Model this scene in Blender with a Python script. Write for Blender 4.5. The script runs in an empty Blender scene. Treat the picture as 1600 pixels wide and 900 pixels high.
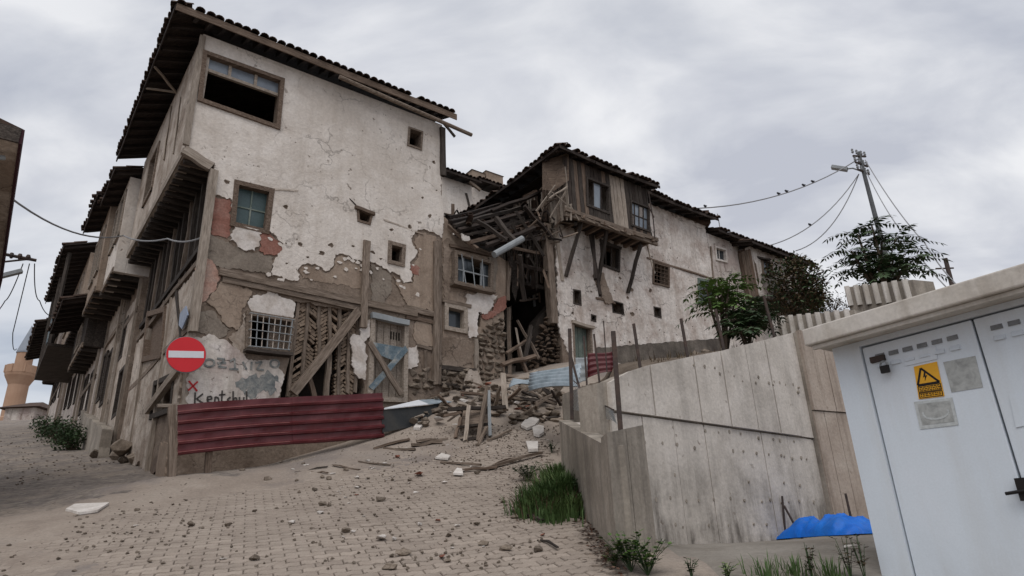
import bpy, bmesh, math, random
from mathutils import Vector, Matrix, noise
from mathutils.geometry import delaunay_2d_cdt
from math import sin, cos, tan, radians, degrees, hypot, pi, atan2, sqrt, floor

random.seed(11)
SC = bpy.context.scene
COL = SC.collection
# ------------------------------------------------------------------ camera
FPX, PITCH, ROLL, EYE = 1055.0, radians(21.2), radians(2.5), 1.6
_up = Vector((0, -sin(PITCH), cos(PITCH))); _rt = Vector((1, 0, 0))
CF = Vector((0, cos(PITCH), sin(PITCH)))
CR = _rt * cos(ROLL) - _up * sin(ROLL)
CU = _up * cos(ROLL) + _rt * sin(ROLL)
cd = bpy.data.cameras.new('camera'); cam = bpy.data.objects.new('camera', cd); COL.objects.link(cam)
cam.matrix_world = Matrix(((CR.x, CU.x, -CF.x, 0), (CR.y, CU.y, -CF.y, 0), (CR.z, CU.z, -CF.z, EYE), (0, 0, 0, 1)))
cd.sensor_width = 36; cd.lens = 36 * FPX / 1600; cd.clip_start = .05; cd.clip_end = 3000
SC.camera = cam
# ------------------------------------------------------------------ light
SUN_EL, SUN_AZ = radians(58), radians(188)      # azimuth from +Y towards +X: high, behind the viewer
wd = bpy.data.worlds.new('World'); SC.world = wd; wd.use_nodes = True
nt = wd.node_tree; nt.nodes.clear(); L = nt.links.new
def wn(t, **k):
    n = nt.nodes.new(t)
    for a, b in k.items(): setattr(n, a, b)
    return n
out = wn('ShaderNodeOutputWorld'); bg = wn('ShaderNodeBackground'); bg.inputs[1].default_value = .1
sky = wn('ShaderNodeTexSky', sky_type='NISHITA', sun_disc=False); sky.sun_elevation = SUN_EL; sky.sun_rotation = SUN_AZ
sky.air_density = 1.0; sky.dust_density = 2.0
tc = wn('ShaderNodeTexCoord'); sp = wn('ShaderNodeSeparateXYZ'); L(tc.outputs['Generated'], sp.inputs[0])
mz = wn('ShaderNodeMath', operation='MAXIMUM'); L(sp.outputs[2], mz.inputs[0]); mz.inputs[1].default_value = 0
az_ = wn('ShaderNodeMath', operation='ADD'); L(mz.outputs[0], az_.inputs[0]); az_.inputs[1].default_value = .32
dv = wn('ShaderNodeVectorMath', operation='DIVIDE'); L(tc.outputs['Generated'], dv.inputs[0])
cb = wn('ShaderNodeCombineXYZ')
for i in range(3): L(az_.outputs[0], cb.inputs[i])
L(cb.outputs[0], dv.inputs[1])
mp = wn('ShaderNodeMapping'); L(dv.outputs[0], mp.inputs[0]); mp.inputs['Scale'].default_value = (1, 1.7, .25); mp.inputs['Rotation'].default_value = (0, 0, .5)
n1 = wn('ShaderNodeTexNoise'); L(mp.outputs[0], n1.inputs['Vector']); n1.inputs['Scale'].default_value = 2.6; n1.inputs['Detail'].default_value = 7; n1.inputs['Roughness'].default_value = .52; n1.inputs['Distortion'].default_value = .35
n2 = wn('ShaderNodeTexNoise'); L(mp.outputs[0], n2.inputs['Vector']); n2.inputs['Scale'].default_value = 1.1; n2.inputs['Detail'].default_value = 4; n2.inputs['Roughness'].default_value = .5
r1 = wn('ShaderNodeValToRGB'); L(n1.outputs[0], r1.inputs[0])
e = r1.color_ramp.elements; e[0].position = .36; e[0].color = (5.2, 5.45, 6.2, 1); e[1].position = .64; e[1].color = (8.5, 8.6, 8.9, 1)
m = e.new(.5); m.color = (6.7, 6.9, 7.45, 1)
r2 = wn('ShaderNodeValToRGB'); L(n2.outputs[0], r2.inputs[0])
e = r2.color_ramp.elements; e[0].position = .5; e[0].color = (0, 0, 0, 1); e[1].position = .72; e[1].color = (.45, .45, .45, 1)
mx = wn('ShaderNodeMixRGB'); L(r2.outputs[0], mx.inputs[0]); L(r1.outputs[0], mx.inputs[1]); L(sky.outputs[0], mx.inputs[2])
L(mx.outputs[0], bg.inputs[0]); L(bg.outputs[0], out.inputs[0])
sl = bpy.data.lights.new('sun', 'SUN'); sl.energy = 1.5; sl.angle = radians(50); sl.color = (1, .97, .93)
so = bpy.data.objects.new('sun', sl); COL.objects.link(so)
so.rotation_euler = Vector((-sin(SUN_AZ) * cos(SUN_EL), -cos(SUN_AZ) * cos(SUN_EL), -sin(SUN_EL))).to_track_quat('-Z', 'Y').to_euler()
SC.view_settings.view_transform = 'Standard'; SC.view_settings.look = 'None'
SC.view_settings.exposure = 0.0; SC.view_settings.gamma = 1.0
SC.render.engine = 'CYCLES'; SC.cycles.use_denoising = True
SC.cycles.max_bounces = 6; SC.cycles.diffuse_bounces = 3; SC.cycles.glossy_bounces = 2

# ------------------------------------------------------------------ pixel -> place helpers
def ray(px, py): return (CR * (px - 800) + CU * (450 - py) + CF * FPX).normalized()
EYEV = Vector((0, 0, EYE))
class Fr:
    """vertical plane: origin O on it, u runs along azimuth az, w is the distance out of it (towards the viewer's side)"""
    def __init__(s, O, az):
        a = radians(az); s.O = Vector((O[0], O[1], 0)); s.e = Vector((sin(a), cos(a), 0)); s.n = Vector((cos(a), -sin(a), 0))
    def W(s, u, z, w=0): return s.O + s.e * u + s.n * w + Vector((0, 0, z))
    def uz(s, px, py, w=0):
        d = ray(px, py); k = (s.n.dot(s.O - EYEV) + w) / s.n.dot(d); P = EYEV + d * k
        return (s.e.dot(P - s.O), P.z)
    def q(s, pts, w=0): return [s.uz(x, y, w) for x, y in pts]
    def uw(s, p): d = Vector((p[0], p[1], 0)) - s.O; return s.e.dot(d), s.n.dot(d)
def at_d(px, py, d):            # point on the pixel's ray at horizontal distance d
    r = ray(px, py); return EYEV + r * (d / hypot(r.x, r.y))
def at_z(px, py, z):
    r = ray(px, py); return EYEV + r * ((z - EYE) / r.z)
CX = Vector((-5.853, 11.608, 0))                # street corner of the three-storey house
FA = Fr(CX, 52)                                 # the row of fronts above the slope
FS = Fr(CX, -38)                                # the fronts along the side street
FS.n = -FS.n
def sst(a, b, x):
    t = min(1, max(0, (x - a) / (b - a))); return t * t * (3 - 2 * t)
SL = .25
FWO = at_d(1040, 862, 8.0)
FW = Fr(FWO, 51)                                # retaining wall
FK = Fr(at_d(1300, 545, 6.0), 144)              # kiosk front
def Hraw(x, y):
    z = SL * y
    if y > 42: z = SL * 42 + (y - 42) * .03
    if y < -3: z = SL * -3
    u, w = FA.uw((x, y))
    b = min(1.25, .17 * max(0, u - 1.4)) * (1 - sst(.3, 5.2, w)) if w > -30 else 0
    if u > 11: b *= 1 - sst(11, 14, u)
    z += b + .55 * sst(3.4, 5.4, u) * (1 - sst(.5, 2.4, w)) * (1 - sst(10, 12, u))
    z += .17 * math.exp(-((w - 1.0) ** 2) / 1.2) * sst(-2.2, -.3, u) * (1 - sst(3.5, 5, u))
    # levelled yard to the right, in front of the retaining wall
    fu, fw = FW.uw((x, y))
    t = sst(1.0, 1.7, x + .02 * (y - 6)) * sst(-.8, -.15, fw)
    zl = min(SL * y, 1.50 + .012 * y, .9 + .1 * y)
    z = z * (1 - t) + zl * t
    return z
def H(x, y):
    n = noise.noise(Vector((x * .8, y * .8, 3.1))) * .03 + noise.noise(Vector((x * .23, y * .23, 7.7))) * .06
    return Hraw(x, y) + n
def gp(px, py):                 # where the pixel's ray meets the ground
    r = ray(px, py); t = 3.0
    while t < 90:
        p = EYEV + r * t
        if p.z < H(p.x, p.y): break
        t += .1
    lo, hi = t - .1, t
    for k in range(8):
        t = (lo + hi) / 2; p = EYEV + r * t
        if p.z < H(p.x, p.y): hi = t
        else: lo = t
    p = EYEV + r * t; return Vector((p.x, p.y, H(p.x, p.y)))

# ------------------------------------------------------------------ mesh helpers
class MB:
    def __init__(s): s.v = []; s.f = []
    def add(s, vs, fs):
        o = len(s.v); s.v += [Vector(v) for v in vs]; s.f += [tuple(i + o for i in f) for f in fs]; return s
    def hexa(s, a, b): # two quads of four points
        return s.add(list(a) + list(b), [(3, 2, 1, 0), (4, 5, 6, 7)] + [(i, (i + 1) % 4, 4 + (i + 1) % 4, 4 + i) for i in range(4)])
    def box(s, c, sz, M=None):
        x, y, z = [k / 2 for k in sz]; c = Vector(c)
        a = [Vector(p) for p in ((-x, -y, -z), (x, -y, -z), (x, y, -z), (-x, y, -z))]; b = [p + Vector((0, 0, 2 * z)) for p in a]
        if M: a = [M @ p for p in a]; b = [M @ p for p in b]
        return s.hexa([p + c for p in a], [p + c for p in b])
    def fbox(s, fr, u0, u1, z0, z1, w0, w1):
        return s.hexa([fr.W(u0, z0, w1), fr.W(u1, z0, w1), fr.W(u1, z0, w0), fr.W(u0, z0, w0)],
                      [fr.W(u0, z1, w1), fr.W(u1, z1, w1), fr.W(u1, z1, w0), fr.W(u0, z1, w0)])
    def qbar(s, fr, a, b, wd, w0, w1): # bar in a front between (u,z) points
        a = Vector(a); b = Vector(b); d = (b - a).normalized(); p = Vector((-d.y, d.x)) * wd / 2
        c = [a - p, b - p, b + p, a + p]
        return s.hexa([fr.W(k.x, k.y, w0) for k in c], [fr.W(k.x, k.y, w1) for k in c])
    def quadslab(s, fr, q, w0, w1):
        return s.hexa([fr.W(u, z, w0) for u, z in q], [fr.W(u, z, w1) for u, z in q])
    def tube(s, pts, rs, n=6, cap=True):
        pts = [Vector(p) for p in pts]
        if not isinstance(rs, (list, tuple)): rs = [rs] * len(pts)
        o = len(s.v)
        for i, p in enumerate(pts):
            t = (pts[min(i + 1, len(pts) - 1)] - pts[max(i - 1, 0)]).normalized()
            a = t.cross(Vector((0, 0, 1)) if abs(t.z) < .9 else Vector((1, 0, 0))).normalized(); b = t.cross(a)
            s.v += [p + (a * cos(2 * pi * k / n) + b * sin(2 * pi * k / n)) * rs[i] for k in range(n)]
        for i in range(len(pts) - 1):
            for k in range(n):
                k2 = (k + 1) % n; s.f.append((o + i * n + k, o + i * n + k2, o + i * n + n + k2, o + i * n + n + k))
        if cap:
            s.f.append(tuple(o + k for k in range(n - 1, -1, -1))); s.f.append(tuple(o + (len(pts) - 1) * n + k for k in range(n)))
        return s
    def lathe(s, c, prof, n=16):
        o = len(s.v); c = Vector(c)
        for r, z in prof: s.v += [c + Vector((r * cos(2 * pi * k / n), r * sin(2 * pi * k / n), z)) for k in range(n)]
        for i in range(len(prof) - 1):
            for k in range(n): s.f.append((o + i * n + k, o + i * n + (k + 1) % n, o + i * n + n + (k + 1) % n, o + i * n + n + k))
        s.f.append(tuple(o + k for k in range(n - 1, -1, -1))); s.f.append(tuple(o + (len(prof) - 1) * n + k for k in range(n)))
        return s
    def mesh(s, name, off=Vector((0, 0, 0)), smooth=False, fixn=True):
        me = bpy.data.meshes.new(name); me.from_pydata([tuple(v - off) for v in s.v], [], s.f)
        if fixn:
            bm = bmesh.new(); bm.from_mesh(me); bmesh.ops.recalc_face_normals(bm, faces=bm.faces); bm.to_mesh(me); bm.free()
        if smooth:
            for p in me.polygons: p.use_smooth = True
        return me
WM = {}
def link(o, parent=None, M=None):
    M = M or Matrix.Identity(4); COL.objects.link(o); WM[o.name] = M
    if parent: o.parent = parent; o.matrix_basis = WM[parent.name].inverted() @ M
    else: o.matrix_basis = M
    return o
def tag(o, label=None, cat=None, group=None, kind=None):
    if label: o['label'] = label
    if cat: o['category'] = cat
    if group: o['group'] = group
    if kind: o['kind'] = kind
    return o
def thing(name, label, cat, loc, group=None):
    o = bpy.data.objects.new(name, None); o.empty_display_size = .2
    link(o, None, Matrix.Translation(Vector(loc))); return tag(o, label, cat, group)
def obj(name, mb, mat, parent=None, smooth=False, fixn=True, base=None, kind=None, label=None, cat=None, group=None):
    base = Vector(base) if base is not None else (WM[parent.name].translation.copy() if parent else Vector((0, 0, 0)))
    me = mb.mesh(name, base, smooth, fixn); me.materials.append(mat)
    o = bpy.data.objects.new(name, me); link(o, parent, Matrix.Translation(base))
    return tag(o, label, cat, group, kind)
def inst(name, me, M, parent=None):
    o = bpy.data.objects.new(name, me); return link(o, parent, M)
def axisM(p0, d, up=None, roll=0):
    x = d.normalized(); up = up or (Vector((0, 0, 1)) if abs(x.z) < .95 else Vector((0, 1, 0)))
    y = up.cross(x).normalized(); z = x.cross(y)
    M = Matrix(((x.x, y.x, z.x, p0.x), (x.y, y.y, z.y, p0.y), (x.z, y.z, z.z, p0.z), (0, 0, 0, 1)))
    return M @ Matrix.Rotation(roll, 4, 'X') if roll else M
def timber(parent, name, p0, p1, w, h, mat, up=None, roll=0, warp=.012, taper=1.0, segs=3, label=None, cat=None, group=None, rnd=False):
    """a weathered length of wood lying along its own x axis"""
    p0 = Vector(p0); p1 = Vector(p1); ln = (p1 - p0).length
    mb = MB(); R = random.Random(hash((round(p0.x, 2), round(p0.z, 2), round(ln, 2))) & 0xffff)
    oy = oz = 0; k = 8 if rnd else 4
    for i in range(segs + 1):
        t = i / segs; sc = 1 + (taper - 1) * t
        if 0 < i < segs: oy = R.uniform(-warp, warp); oz = R.uniform(-warp, warp)
        else: oy = oz = 0
        if rnd: cs = [(cos(2 * pi * j / 8) * w / 2, sin(2 * pi * j / 8) * h / 2) for j in range(8)]
        else: cs = [(-w / 2, -h / 2), (w / 2, -h / 2), (w / 2, h / 2), (-w / 2, h / 2)]
        ex = R.uniform(-.02, .02) if i in (0, segs) else 0
        for a, b in cs: mb.v.append(Vector((t * ln + ex + (R.uniform(-.02, .02) if i in (0, segs) else 0), a * sc + oy + R.uniform(-.004, .004), b * sc + oz + R.uniform(-.004, .004))))
    for i in range(segs):
        for j in range(k): mb.f.append((i * k + j, i * k + (j + 1) % k, i * k + k + (j + 1) % k, i * k + k + j))
    mb.f.append(tuple(range(k - 1, -1, -1))); mb.f.append(tuple(segs * k + j for j in range(k)))
    me = mb.mesh(name, smooth=False); me.materials.append(mat)
    o = inst(name, me, axisM(p0, p1 - p0, up, roll), parent)
    return tag(o, label, cat, group)
def inpoly(p, poly):
    x, y = p; c = False; j = len(poly) - 1
    for i in range(len(poly)):
        xi, yi = poly[i][0], poly[i][1]; xj, yj = poly[j][0], poly[j][1]
        if (yi > y) != (yj > y) and x < (xj - xi) * (y - yi) / (yj - yi) + xi: c = not c
        j = i
    return c
def jag(poly, step=.045, amp=.035, seed=1, skip=()):
    """ragged outline: edges cut into short steps and pushed about by noise"""
    o = []; n = len(poly)
    for i in range(n):
        a = Vector(poly[i][:2]); b = Vector(poly[(i + 1) % n][:2]); d = b - a; k = max(1, int(d.length / step))
        if i in skip or d.length < 1e-6: o.append(tuple(a)); continue
        nn = Vector((-d.y, d.x)).normalized()
        for j in range(k):
            p = a + d * j / k; f = 0 if j == 0 else 1
            s_ = noise.noise(Vector((p.x * 3.1, p.y * 3.1, seed))) * 1.2 + noise.noise(Vector((p.x * 9, p.y * 9, seed + 5))) * 1.1 + noise.noise(Vector((p.x * 31, p.y * 31, seed + 8))) * .9
            o.append(tuple(p + nn * amp * s_ * f))
    return o
def sheet(mb, fr, outer, holes=(), w0=0, w1=.03, grid=None, und=0, back=False):
    """a flat-ish slab in a front with real openings; grid adds inner points so that the face can undulate"""
    V = []; E = []
    for lp in [outer] + list(holes):
        o = len(V); V += [Vector(p[:2]) for p in lp]; E += [(o + i, o + (i + 1) % len(lp)) for i in range(len(lp))]
    if grid:
        us = [p[0] for p in outer]; zs = [p[1] for p in outer]; u = min(us) + grid / 2
        while u < max(us):
            z = min(zs) + grid / 2
            while z < max(zs):
                p = (u + random.uniform(-.3, .3) * grid, z + random.uniform(-.3, .3) * grid)
                if inpoly(p, outer) and not any(inpoly(p, h) for h in holes): V.append(Vector(p))
                z += grid
            u += grid
    ov, oe, of, *_ = delaunay_2d_cdt(V, E, [], 0, 1e-5)
    def dw(p): return und * (noise.noise(Vector((p[0] * 1.1, p[1] * 1.1, 4))) + .5 * noise.noise(Vector((p[0] * 3.3, p[1] * 3.3, 9)))) if und else 0
    keep = []
    for f in of:
        c = sum((ov[i] for i in f), Vector((0, 0))) / len(f)
        if inpoly(c, outer) and not any(inpoly(c, h) for h in holes): keep.append(f)
    o = len(mb.v); mb.v += [fr.W(p.x, p.y, w1 + dw(p)) for p in ov]; mb.f += [tuple(o + i for i in f) for f in keep]
    cnt = {}
    for f in keep:
        for i in range(len(f)):
            a, b = f[i], f[(i + 1) % len(f)]; cnt[(a, b)] = 1
    rim = [(a, b) for (a, b) in cnt if (b, a) not in cnt]
    o2 = len(mb.v); mb.v += [fr.W(p.x, p.y, w0) for p in ov]
    for a, b in rim: mb.f.append((o + b, o + a, o2 + a, o2 + b))
    if back: mb.f += [tuple(o2 + i for i in reversed(f)) for f in keep]
    return mb
ROCKS = []
def rock_meshes(mat, n=10, pts=13, flat=.75, seed=1):
    R = random.Random(seed); r = []
    for i in range(n):
        bm = bmesh.new()
        for k in range(pts):
            v = Vector((R.gauss(0, 1), R.gauss(0, 1), R.gauss(0, 1))).normalized() * R.uniform(.8, 1.05); bm.verts.new((v.x * .5, v.y * .42, v.z * .5 * flat))
        bmesh.ops.convex_hull(bm, input=bm.verts); bmesh.ops.delete(bm, geom=[v for v in bm.verts if not v.link_faces], context='VERTS')
        me = bpy.data.meshes.new('rock'); bm.to_mesh(me); bm.free(); me.materials.append(mat); r.append(me)
    return r

# ------------------------------------------------------------------ materials
def S(r, g, b, k=1.0):
    f = lambda c: ((c / 255 + .055) / 1.055) ** 2.4 if c > 10 else c / 255 / 12.92
    return (min(1, f(r) * k), min(1, f(g) * k), min(1, f(b) * k), 1)
def mat(name, ramp, scale=2.0, detail=6, rough=.9, bump=.25, bscale=25, fine=.25, streak=None, sk=.5, blotch=None, bl=.5, blscale=.8, crack=0, ckscale=1.3, rand=.0, grain=None, spec=.2, metal=0, bdist=.02, dist=.6, pits=0, grime=None):
    M = bpy.data.materials.new(name); M.use_nodes = True; t = M.node_tree; N = t.nodes; K = t.links.new
    bs = N['Principled BSDF']; bs.inputs['Roughness'].default_value = rough; bs.inputs['Metallic'].default_value = metal
    bs.inputs['Specular IOR Level'].default_value = spec
    co = N.new('ShaderNodeTexCoord'); vec = co.outputs['Object']
    oi = N.new('ShaderNodeObjectInfo')
    if rand:
        ad = N.new('ShaderNodeVectorMath'); ad.operation = 'ADD'; K(vec, ad.inputs[0])
        ml = N.new('ShaderNodeMath'); ml.operation = 'MULTIPLY'; ml.inputs[1].default_value = 37.0; K(oi.outputs['Random'], ml.inputs[0])
        K(ml.outputs[0], ad.inputs[1]); vec = ad.outputs[0]
    def mapv(sc_):
        m_ = N.new('ShaderNodeMapping'); m_.inputs['Scale'].default_value = sc_; K(vec, m_.inputs[0]); return m_.outputs[0]
    def nz(sc_, d=5, v=None, rg=.55, ds=0):
        n_ = N.new('ShaderNodeTexNoise'); n_.inputs['Scale'].default_value = sc_; n_.inputs['Detail'].default_value = d; n_.inputs['Roughness'].default_value = rg; n_.inputs['Distortion'].default_value = ds
        K(v or vec, n_.inputs['Vector']); return n_.outputs[0]
    def rmp(src, els):
        r_ = N.new('ShaderNodeValToRGB'); K(src, r_.inputs[0]); el = r_.color_ramp.elements
        while len(el) < len(els): el.new(.5)
        for q_, (p_, c_) in zip(el, els): q_.position = p_; q_.color = c_ if len(c_) == 4 else (*c_, 1)
        return r_.outputs[0]
    def mixc(fac, a, b, mode='MIX'):
        m_ = N.new('ShaderNodeMixRGB'); m_.blend_type = mode
        for inp, x in ((0, fac), (1, a), (2, b)):
            if hasattr(x, 'is_linked') or hasattr(x, 'links'): K(x, m_.inputs[inp])
            elif isinstance(x, (int, float)): m_.inputs[inp].default_value = x if inp == 0 else (x, x, x, 1)
            else: m_.inputs[inp].default_value = x
        return m_.outputs[0]
    v0 = mapv(grain) if grain else vec
    n_ = len(ramp); els = ramp if isinstance(ramp[0][0], (int, float)) and len(ramp[0]) == 2 else [(.3 + .4 * i / max(1, n_ - 1), c) for i, c in enumerate(ramp)]
    h0 = nz(scale, detail, v0, .6, dist); c = rmp(h0, els)
    if blotch:
        c = mixc(rmp(nz(blscale, 5, None, .6, .4), [(.46, (0, 0, 0)), (.62, (bl, bl, bl))]), c, blotch)
    if streak:
        c = mixc(rmp(nz(1.0, 5, mapv((5, 5, .45)), .6), [(.48, (0, 0, 0)), (.72, (sk, sk, sk))]), c, streak)
    if grime:
        sx = N.new('ShaderNodeSeparateXYZ'); K(vec, sx.inputs[0]); gm = N.new('ShaderNodeMapRange'); K(sx.outputs[2], gm.inputs[0]); gm.inputs[1].default_value = grime[0]; gm.inputs[2].default_value = grime[1]; gm.inputs[3].default_value = 0; gm.inputs[4].default_value = 1
        gn = rmp(nz(1.0, 6, mapv((7, 7, .8)), .65), [(.36, (0, 0, 0)), (.60, (.95, .95, .95))]); g2 = rmp(nz(1.7, 5, None, .6), [(.34, (0, 0, 0)), (.54, (1, 1, 1))])
        c = mixc(mixc(1.0, mixc(1.0, gn, g2, 'MULTIPLY'), gm.outputs[0], 'MULTIPLY'), c, grime[2])
    hs = []
    if crack:
        vo = N.new('ShaderNodeTexVoronoi'); vo.feature = 'DISTANCE_TO_EDGE'; vo.inputs['Scale'].default_value = ckscale
        w_ = N.new('ShaderNodeVectorMath'); w_.operation = 'MULTIPLY_ADD'
        nn = N.new('ShaderNodeTexNoise'); nn.inputs['Scale'].default_value = 2.2; nn.inputs['Detail'].default_value = 5; K(vec, nn.inputs['Vector'])
        K(nn.outputs['Color'], w_.inputs[0]); w_.inputs[1].default_value = (.9, .9, .9); K(vec, w_.inputs[2]); K(w_.outputs[0], vo.inputs['Vector'])
        ck = rmp(vo.outputs['Distance'], [(.004, (1, 1, 1)), (.018, (0, 0, 0))])
        gate = rmp(nz(.9, 3), [(.45, (0, 0, 0)), (.6, (crack, crack, crack))])
        ck = mixc(1.0, ck, gate, 'MULTIPLY'); c = mixc(ck, c, S(62, 52, 46)); hs.append((ck, -.6))
    if pits:
        pn = rmp(nz(9, 3, None, .5), [(.66, (0, 0, 0)), (.70, (1, 1, 1))]); gt = rmp(nz(1.3, 2), [(.45, (0, 0, 0)), (.58, (pits, pits, pits))])
        pm = mixc(1.0, pn, gt, 'MULTIPLY'); c = mixc(pm, c, S(112, 98, 86)); hs.append((pm, -.5))
    if fine:
        c = mixc(1.0, c, rmp(nz(bscale * 1.3, 4, mapv(tuple(g * 1.0 for g in grain)) if grain else None), [(.25, (1 - fine,) * 3), (.75, (1 + fine * .4,) * 3)]), 'MULTIPLY')
    if rand:
        hv = N.new('ShaderNodeHueSaturation'); mr = N.new('ShaderNodeMapRange'); K(oi.outputs['Random'], mr.inputs[0]); mr.inputs[3].default_value = 1 - rand; mr.inputs[4].default_value = 1 + rand * .8
        K(mr.outputs[0], hv.inputs['Value']); K(c, hv.inputs['Color']); c = hv.outputs[0]
    K(c, bs.inputs['Base Color'])
    if bump:
        hb = nz(bscale, 6, v0 if grain else None, .65)
        hh = N.new('ShaderNodeMath'); hh.operation = 'MULTIPLY_ADD'; K(h0, hh.inputs[0]); hh.inputs[1].default_value = .8; K(hb, hh.inputs[2]); hsrc = hh.outputs[0]
        for s_, k_ in hs:
            a_ = N.new('ShaderNodeMath'); a_.operation = 'MULTIPLY_ADD'; K(s_, a_.inputs[0]); a_.inputs[1].default_value = k_; K(hsrc, a_.inputs[2]); hsrc = a_.outputs[0]
        b_ = N.new('ShaderNodeBump'); b_.inputs['Strength'].default_value = bump; b_.inputs['Distance'].default_value = bdist; K(hsrc, b_.inputs['Height']); K(b_.outputs[0], bs.inputs['Normal'])
    return M
m_plaster = mat('white_lime_plaster', [S(196, 186, 176), S(214, 205, 196), S(222, 214, 206)], 1.6, bump=.45, bscale=14, fine=.14, streak=S(176, 164, 152), sk=.35, blotch=S(190, 179, 168), bl=.6, crack=.4, ckscale=.8, pits=.8, bdist=.04)
m_plaster2 = mat('stained_pale_plaster', [S(186, 176, 166), S(206, 197, 188), S(214, 205, 200)], 1.8, bump=.5, bscale=12, fine=.2, streak=S(120, 104, 92), sk=.65, blotch=S(160, 140, 134), bl=.75, crack=.9, pits=1, bdist=.03)
m_pinkish = mat('flaking_limewash', [S(196, 186, 177), S(216, 207, 199), S(222, 214, 207)], 2.2, bump=.6, bscale=10, fine=.25, streak=S(156, 140, 128), sk=.5, blotch=S(178, 163, 153), bl=.85, blscale=1.5, crack=.7, pits=1, bdist=.04)
m_mud = mat('brown_mud_render', [S(118, 104, 92), S(138, 123, 110), S(152, 137, 124)], 2.0, bump=.6, bscale=16, fine=.3, blotch=S(104, 88, 76), bl=.6, crack=.6, bdist=.03)
m_mudgrey = mat('grey_cement_render', [S(112, 102, 92), S(132, 121, 110), S(142, 132, 120)], 2.5, bump=.5, bscale=18, fine=.25, crack=.9, ckscale=1.8, bdist=.02)
m_tan = mat('tan_mud_plaster', [S(136, 119, 105), S(152, 135, 120), S(162, 146, 131)], 2.2, bump=.5, bscale=16, fine=.22, streak=S(112, 96, 82), sk=.5, crack=.5, bdist=.02)
m_red = mat('brick_red_wash', [S(132, 90, 78), S(146, 104, 92), S(156, 122, 110)], 3, bump=.5, bscale=20, fine=.3, bdist=.02)
m_salmon = mat('salmon_wash', [S(164, 130, 116), S(178, 146, 132), S(174, 154, 142)], 4, bump=.5, bscale=18, fine=.3, bdist=.02)
m_plinth = mat('grimy_plinth_render', [S(88, 82, 76), S(110, 102, 94), S(128, 119, 110)], 1.6, bump=.5, bscale=14, fine=.25, blotch=S(78, 70, 66), bl=.8, blscale=1.2, streak=S(70, 66, 58), sk=.6, bdist=.03)
m_white = mat('chalky_white_patch', [S(196, 188, 180), S(216, 208, 202)], 3, bump=.5, bscale=14, fine=.2, blotch=S(170, 156, 144), bl=.7, blscale=2, bdist=.02)
m_pale = mat('pale_dusty_render', [S(168, 156, 144), S(188, 176, 164), S(200, 188, 176)], 2.5, bump=.5, bscale=14, fine=.25, blotch=S(140, 124, 110), bl=.8, blscale=1.6, streak=S(130, 116, 104), crack=.7, bdist=.03)
m_wood = mat('weathered_grey_timber', [S(92, 80, 70), S(124, 110, 98), S(146, 132, 120)], 3, grain=(1, 9, 9), bump=.6, bscale=6, fine=.35, rand=.18, bdist=.02, dist=.3)
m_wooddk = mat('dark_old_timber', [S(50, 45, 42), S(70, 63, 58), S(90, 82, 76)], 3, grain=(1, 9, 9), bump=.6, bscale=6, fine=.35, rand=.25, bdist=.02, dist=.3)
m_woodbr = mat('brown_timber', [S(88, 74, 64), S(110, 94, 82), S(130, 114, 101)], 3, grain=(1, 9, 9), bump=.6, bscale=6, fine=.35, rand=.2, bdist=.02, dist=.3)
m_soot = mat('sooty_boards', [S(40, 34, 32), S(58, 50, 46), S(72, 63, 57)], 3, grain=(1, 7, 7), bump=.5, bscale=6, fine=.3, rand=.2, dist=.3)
m_woodlt = mat('pale_bleached_timber', [S(128, 116, 104), S(154, 142, 130), S(172, 160, 148)], 3, grain=(1, 9, 9), bump=.5, bscale=6, fine=.3, rand=.15, dist=.3)
m_stone = mat('rubble_stone', [S(98, 88, 78), S(122, 110, 98), S(142, 130, 118)], 4, bump=.6, bscale=12, fine=.3, rand=.28)
m_stonedk = mat('dark_rubble_stone', [S(64, 54, 46), S(86, 73, 62), S(104, 90, 78)], 4, bump=.6, bscale=12, fine=.3, rand=.3)
m_tile = mat('mossy_dark_clay_tile', [S(58, 48, 44), S(78, 62, 54), S(70, 64, 54)], 6, bump=.4, bscale=25, fine=.3, rand=.35)
m_tilered = mat('red_clay_shard', [S(120, 74, 60), S(140, 90, 74), S(128, 96, 84)], 6, bump=.4, bscale=25, fine=.3, rand=.25)
m_brick = mat('adobe_brick', [S(120, 104, 90), S(140, 122, 106), S(150, 134, 118)], 6, bump=.4, bscale=25, fine=.3, rand=.25)
m_void = mat('painted_void_shade', [S(40, 35, 31), S(52, 45, 40)], 3, bump=.3)  # dark colour stands in for shade inside the gap, slots and openings
m_inside = mat('inside_plaster', [S(110, 98, 88), S(130, 118, 106)], 3, bump=.3)
m_conc = mat('board_marked_concrete', [S(184, 176, 167), S(202, 194, 185), S(212, 204, 196)], 1.4, bump=.35, bscale=20, fine=.18, streak=S(104, 98, 92), sk=.3, blotch=S(166, 158, 149), bl=.7, pits=.6, bdist=.02, grime=(1.5, .35, S(74, 68, 61)))
m_concbr = mat('brown_stained_concrete', [S(150, 136, 124), S(168, 154, 142), S(180, 168, 156)], 1.4, bump=.35, bscale=20, fine=.18, streak=S(104, 90, 78), sk=.7, pits=.4, bdist=.02)
m_concdk = mat('dull_grey_concrete', [S(136, 128, 118), S(156, 147, 136), S(168, 159, 148)], 1.8, bump=.35, bscale=20, fine=.2, streak=S(92, 86, 80), sk=.7, blotch=S(110, 102, 92), bl=.6, bdist=.02)
m_roofslab = mat('stained_concrete_roof_slab', [S(176, 168, 158), S(196, 190, 182), S(204, 198, 192)], 2.0, bump=.2, bscale=25, fine=.15, streak=S(146, 136, 124), sk=.6, bdist=.01)
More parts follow.
